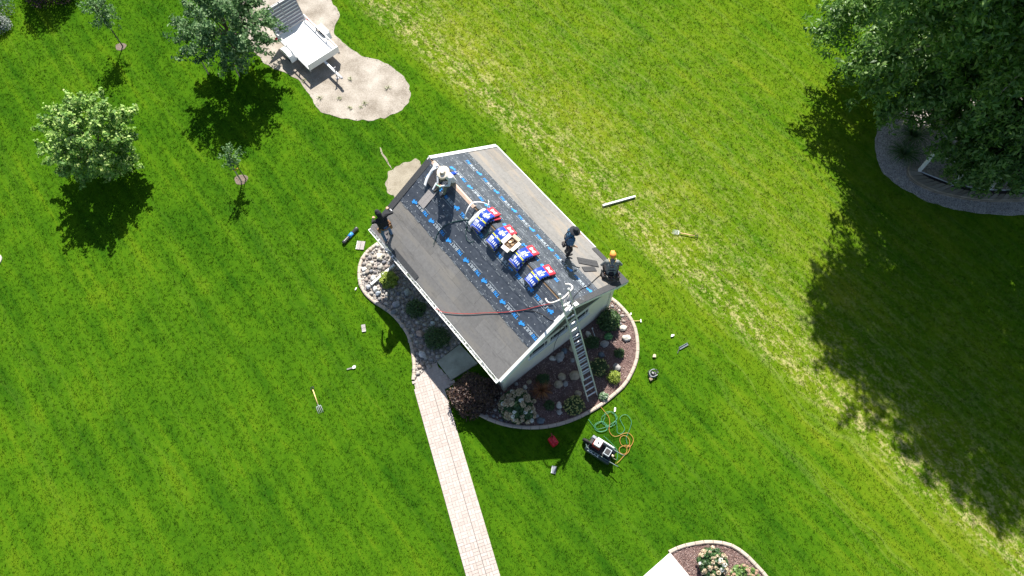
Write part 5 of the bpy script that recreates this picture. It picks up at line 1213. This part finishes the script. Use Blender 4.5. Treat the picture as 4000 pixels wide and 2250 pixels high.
fork((1253, 1612), (1219, 1513), 'garden fork with pale yellow handle lying left of the brick path', mat('ash_handle', (.78, .58, .24), .5, .1, 8))
fork((2626, 904), (2724, 924), 'garden fork with orange and cream handle lying on the right lawn', mat('orange_handle', (.74, .48, .24), .5, .35, 3))
# red fuel can
rc = thing('fuel_can', 'red plastic fuel can standing in the shadow of the house', 'fuel can', gp(2160, 1728), R(35)); RP = mat('red_plastic', (.55, .012, .03), .35, .12, 8)
MB().box((0, 0, .15), (.26, .34, .30)).build('body', RP, rc, bevel=.05)
MB().box((0, -.02, .315), (.17, .20, .05)).build('shoulder', RP, rc, bevel=.02)
MB().tube([(-.02, .12, .30), (-.02, .10, .38), (-.02, -.05, .40), (-.02, -.14, .32)], .02, 8).build('handle', RP, rc, True)
MB().tube([(.05, .13, .30), (.05, .15, .36), (.06, .22, .46)], [.03, .026, .014], 10).build('spout', mat('spout_dark', (.20, .01, .015), .4, .2, 8), rc, True)
# air compressor: twin tanks, petrol engine, pump, wheel, handles
ac = thing('air_compressor', 'black twin-tank petrol air compressor on the lawn beside coiled hoses', 'compressor', gp(2345, 1765), math.atan2(-.55, .83))
TK = mat('tank_dark', (.018, .032, .038), .35, .15, 8)
for sy in (-.20, .20):
    MB().tube([(-.52, sy, .25), (-.50, sy, .25), (-.44, sy, .25), (.40, sy, .25), (.46, sy, .25), (.48, sy, .25)], [.03, .09, .13, .13, .09, .03], 20).build('tank', TK, ac, True)
txt = text_polys('ROLAIR', .13, .0, .03); V3 = [(-.36 + x * .98, -.333 - .0, .25 + .0) for x, y in txt[0]]
lt = MB(); lt.add([(-.40 + x, -.20 - .133 * math.sin(.35 + (y) * 7.5 * -1 + .5), .25 + .133 * math.cos(.35 - y * 7.5 + .5)) for x, y in txt[0]], txt[1]); lt.build('lettering', mat('letter_white', (.62, .66, .66), .5, .05, 5), ac)
MB().box((-.02, 0, .40), (.86, .34, .02)).build('base_plate', BLACK, ac)
en = MB().box((-.20, .02, .56), (.30, .26, .28)).build('engine', mat('engine_red', (.30, .03, .025), .4, .2, 10), ac, bevel=.03)
MB().box((-.20, .03, .75), (.26, .26, .11)).build('fuel_tank', mat('tank_white', (.82, .80, .78), .35, .05, 5), en, bevel=.04); MB().lathe((-.20, .03, .80), [(.03, 0), (.03, .025), (.01, .03)], 12).build('fuel_cap', BLACK, en)
MB().box((-.42, .0, .56), (.12, .20, .18)).build('air_filter', BLACK, en, bevel=.02); MB().box((-.41, .17, .58), (.16, .11, .12)).build('muffler', mat('muffler_grey', (.28, .30, .34), .4, .2, 10, metal=.5), en, bevel=.02)
pu = MB().box((.22, -.02, .54), (.18, .20, .24)).build('pump', BLACK, ac, bevel=.02)
for k_ in range(5): MB().box((.22, -.02, .50 + k_ * .035), (.23, .25, .012)).build('cooling_fin', mat('fin_alu', (.40, .44, .46), .4, .2, 10, metal=.4), pu)
MB().box((.02, .20, .60), (.66, .05, .26)).build('belt_guard', mat('guard_white', (.66, .70, .68), .45, .1, 6), ac, bevel=.015)
MB().lathe((-.58, 0, .17), [(.06, -.04), (.16, -.04), (.17, 0), (.16, .04), (.06, .04)], 20, Matrix.Rotation(R(90), 3, 'X')).build('wheel', mat('tyre_rubber', (.02, .02, .02)), ac, True)
for sy in (-.22, .22): MB().tube([(-.58, sy * .3, .18), (-.46, sy, .40), (.40, sy, .40), (.62, sy, .44), (.78, sy, .50)], .016, 8).build('handle', mat('handle_green', (.10, .16, .14), .45, .2, 8), ac, True)
MB().lathe((.44, 0, .46), [(.04, 0), (.045, .02), (.045, .05), (.02, .055)], 12).tube([(.40, .05, .42), (.48, -.06, .45), (.58, -.04, .42)], .014, 7).build('gauge', mat('brass', (.55, .48, .30), .35, .2, 8, metal=.6), ac)
for sx in (.36,): MB().box((sx, 0, .09), (.05, .36, .16)).build('foot', BLACK, ac)
# hoses on the grass
def loop(u, v, r, turns, z0, seed, squash=.85):
    random.seed(seed); c = gp(u, v); P = []; n = int(turns * 9)
    for i in range(n):
        a = i * 2 * math.pi / 9; rr = r * random.uniform(.78, 1.12); P.append((c.x + math.cos(a) * rr + random.uniform(-.03, .03), c.y + math.sin(a) * rr * squash, z0 + .012 * (i % 5) * .6))
    return P
gh = [tuple(gp(u, v, .04)) for u, v in ((2298, 1638), (2315, 1660), (2332, 1676))] + loop(2348, 1668, .22, 2.2, .045, 3) + loop(2380, 1640, .25, 2.3, .05, 5, 1.1) + [tuple(gp(u, v, .05)) for u, v in ((2410, 1665), (2412, 1690), (2430, 1692), (2440, 1675), (2430, 1655), (2422, 1635), (2432, 1622), (2450, 1622), (2466, 1645), (2462, 1670), (2452, 1695), (2446, 1712), (2450, 1735))]
cable('garden_hose', 'tangled pale green air hose looped on the grass beside the compressor', gh, .008, E_HG, per=6)
gh2 = [tuple(gp(u, v, .05)) for u, v in ((2358, 1703), (2375, 1718), (2395, 1738), (2410, 1758), (2412, 1785), (2408, 1798))]
cable('air_hose', 'short green hose curving round the right side of the compressor', gh2, .008, E_HG)
oh = [tuple(gp(u, v, .05)) for u, v in ((2344, 1586), (2362, 1608), (2378, 1630), (2382, 1655), (2379, 1675), (2384, 1692), (2398, 1704), (2415, 1703), (2435, 1694), (2455, 1692), (2470, 1705), (2474, 1722), (2464, 1742), (2445, 1746), (2428, 1738), (2421, 1720), (2428, 1704), (2445, 1703), (2458, 1718), (2458, 1738))] + [tuple(gp(u, v, .06)) for u, v in ((2440, 1740), (2420, 1750), (2422, 1768), (2438, 1774), (2448, 1765), (2450, 1745), (2462, 1742), (2455, 1765), (2438, 1780), (2420, 1800), (2404, 1812))]
cable('air_hose', 'orange air hose winding over the grass right of the compressor', oh, .009, E_HO, per=6)
# tool belt heap
tbp = thing('tool_harness', 'heap of black and grey harness straps on the lawn', 'harness', gp(2546, 1466)); random.seed(11)
for i in range(7):
    c = Vector((random.uniform(-.08, .08), random.uniform(-.10, .10), .05 + .012 * i)); r_ = random.uniform(.07, .15); ph = random.uniform(0, 6)
    P = [c + Vector((math.cos(a + ph) * r_ * random.uniform(.7, 1.2), math.sin(a + ph) * r_ * random.uniform(.6, 1.1), random.uniform(0, .05))) for a in np.linspace(0, 5.5, 9)]
    MB().tube([Vector(q) for q in spline([tuple(p) for p in P], 3)], .016, 6).build('strap', [BLACK, mat('grey_strap', (.34, .36, .38), .7, .3, 12), BLACK, mat('navy_strap', (.03, .04, .07), .7, .2, 12)][i % 4], tbp, True)
MB().box((-.06, -.17, .06), (.12, .12, .10), Matrix.Rotation(.5, 3, 'Z')).build('pouch', mat('pouch_tan', (.26, .20, .13), .8, .3, 10), tbp, bevel=.02); MB().box((.04, .06, .08), (.10, .03, .03)).build('buckle', ALU, tbp)
# small scraps
def scrap(u, v, poly, ht, m, label, cat='scrap', name='debris_scrap', ang=0):
    p = gp(u, v); o = MB().prism(poly, .0, ht).build(name, m); o.location = (p.x, p.y, .035); o.rotation_euler = (random.uniform(-.2, .2), random.uniform(-.2, .2), ang); return tag(o, label, cat)
FOAM = mat('foam_white', (.80, .80, .77), .7, .05, 9)
scrap(2626, 1313, [(-.07, -.05), (-.02, -.045), (.06, .0), (.07, .05), (-.04, .045)], .03, FOAM, 'white wrapper scrap on the lawn above the bent grey flashing')
scrap(2554, 1392, [(-.06, -.05), (.05, -.05), (.06, .04), (.0, .07), (-.04, .05)], .06, mat('cream_block', (.72, .60, .40), .8, .1, 8), 'cream wood offcut on the lawn above the strap heap')
scrap(2463, 1228, [(-.03, -.05), (.03, -.03), (.03, .05), (-.02, .03)], .03, FOAM, 'tiny white scrap just outside the edging near the house corner')
scrap(2402, 1602, [(-.04, -.08), (.02, -.07), (.04, .07), (-.02, .08)], .04, FOAM, 'white scrap beside the green hose tangle')
scrap(1391, 1130, [(-.04, -.06), (.0, -.05), (.04, .06), (-.01, .05)], .02, FOAM, 'white scrap on the grass beside the rock bed edging')
sc = thing('trim_scrap', 'white scrap with a dark strip tail on the left lawn', 'scrap', gp(1382, 1436)); MB().prism([(-.03, -.06), (.07, -.04), (.08, .05), (.02, .07), (-.04, .03)], .03, .06).build('head', FOAM, sc); MB().bar((-.02, -.01, .04), (-.24, -.08, .035), .05, .012).build('strip', mat('grey_strip', (.22, .22, .20), .8, .2, 9), sc)
fl = thing('metal_flashing', 'bent dark grey flashing piece lying on the lawn', 'flashing', gp(2668, 1358)); FLM = mat('flashing_grey', (.22, .25, .26), .5, .25, 8)
MB().bar((.18, .13, .06), (-.16, -.06, .06), .10, .012, (0, -.3, 1)).build('plate', FLM, fl); MB().bar((.16, .16, .09), (-.17, -.03, .09), .03, .012, (0, 1, .3)).build('lip', FLM, fl); MB().bar((-.16, -.06, .05), (-.24, -.24, .04), .022, .010).build('strip', mat('dark_strip', (.05, .06, .06), .6, .2, 9), fl)
hm = thing('hammer', 'small hammer with pale handle lying beside the curved edging', 'hammer', gp(2490, 1255)); MB().tube([(-.18, -.01, .05), (.10, .0, .05)], .014, 7).build('handle', mat('ash_handle', (.78, .58, .24)), hm, True); MB().bar((.12, -.06, .05), (.12, .06, .05), .04, .035).build('head', mat('hammer_head', (.7, .7, .68), .4, .1, 9), hm)
cv = thing('access_cover', 'round concrete access cover set in the left lawn', 'cover', gp(-22, 1018)); MB().lathe((0, 0, 0), [(.30, -.05), (.30, .05), (.27, .07), (.26, .045), (.01, .045)], 28).build('ring', mat('cover_concrete', (.55, .48, .44), .9, .15, 8, .4, 40), cv); MB().lathe((0, 0, .05), [(.25, 0), (.25, .012), (.01, .014)], 28).build('lid', mat('cover_lid', (.46, .38, .36), .9, .15, 8), cv)
gs = thing('garden_light', 'slim white path light lying in the mulch by the wall', 'path light', gp(2318, 1302)); MB().tube([(-.04, .16, .06), (0, 0, .05), (.05, -.14, .05)], [.012, .014, .016], 8).build('stem', WHITE, gs, True); MB().lathe((-.04, .16, .05), [(.02, 0), (.035, .02), (.03, .06), (.01, .07)], 12).build('lamp_head', WHITE, gs, True)

# ================================================================== GRASS
random.seed(5); N = 165000
x = RNG.uniform(-28, 28, N); y = RNG.uniform(-1, 29, N); C = np.column_stack([x, y])
ok = np.ones(N, bool)
lim = np.abs(x) < 18.2 + y * .32; ok &= lim
hx = (C - HO[:2]) @ HB[:2]; hy = (C - HO[:2]) @ HA[:2]; ok &= ~((np.abs(hx) < 2.6) & (hy > .1) & (hy < 7.5))
for P_ in (PAD, DIRT, DIRT2, LBED, RBED, PBED, GBED, BBED, [tuple(gp(*p)[:2]) for p in ((2615, 2160), (2513, 2250), (2300, 2440), (2560, 2700), (2880, 2500), (2690, 2250))], [tuple(p) for p in sl]): ok &= ~inpoly(C + (RNG.normal(0, .09, C.shape) if P_ in (PAD, DIRT, DIRT2) else RNG.normal(0, .025, C.shape)), P_)
C = C[ok]; n = len(C); nb = 4
B = np.repeat(C, nb, 0) + RNG.normal(0, .03, (n * nb, 2)); m_ = len(B)
a = RNG.uniform(0, 6.28, m_); L = RNG.uniform(.03, .062, m_); lean = RNG.uniform(.3, 1.2, m_); wd = RNG.uniform(.006, .012, m_)
dx, dy = np.cos(a), np.sin(a); base = np.column_stack([B, np.zeros(m_)])
tip = base + np.column_stack([dx * L * lean, dy * L * lean, L]); s_ = np.column_stack([-dy * wd, dx * wd, np.zeros(m_)])
V = np.stack([base - s_, base + s_, tip], 1).reshape(-1, 3)
go = link('grass', np_mesh('grass', V, np.arange(m_ * 3).reshape(-1, 3), blade_mat())); tag(go, 'short green lawn grass blades', 'grass', kind='stuff')
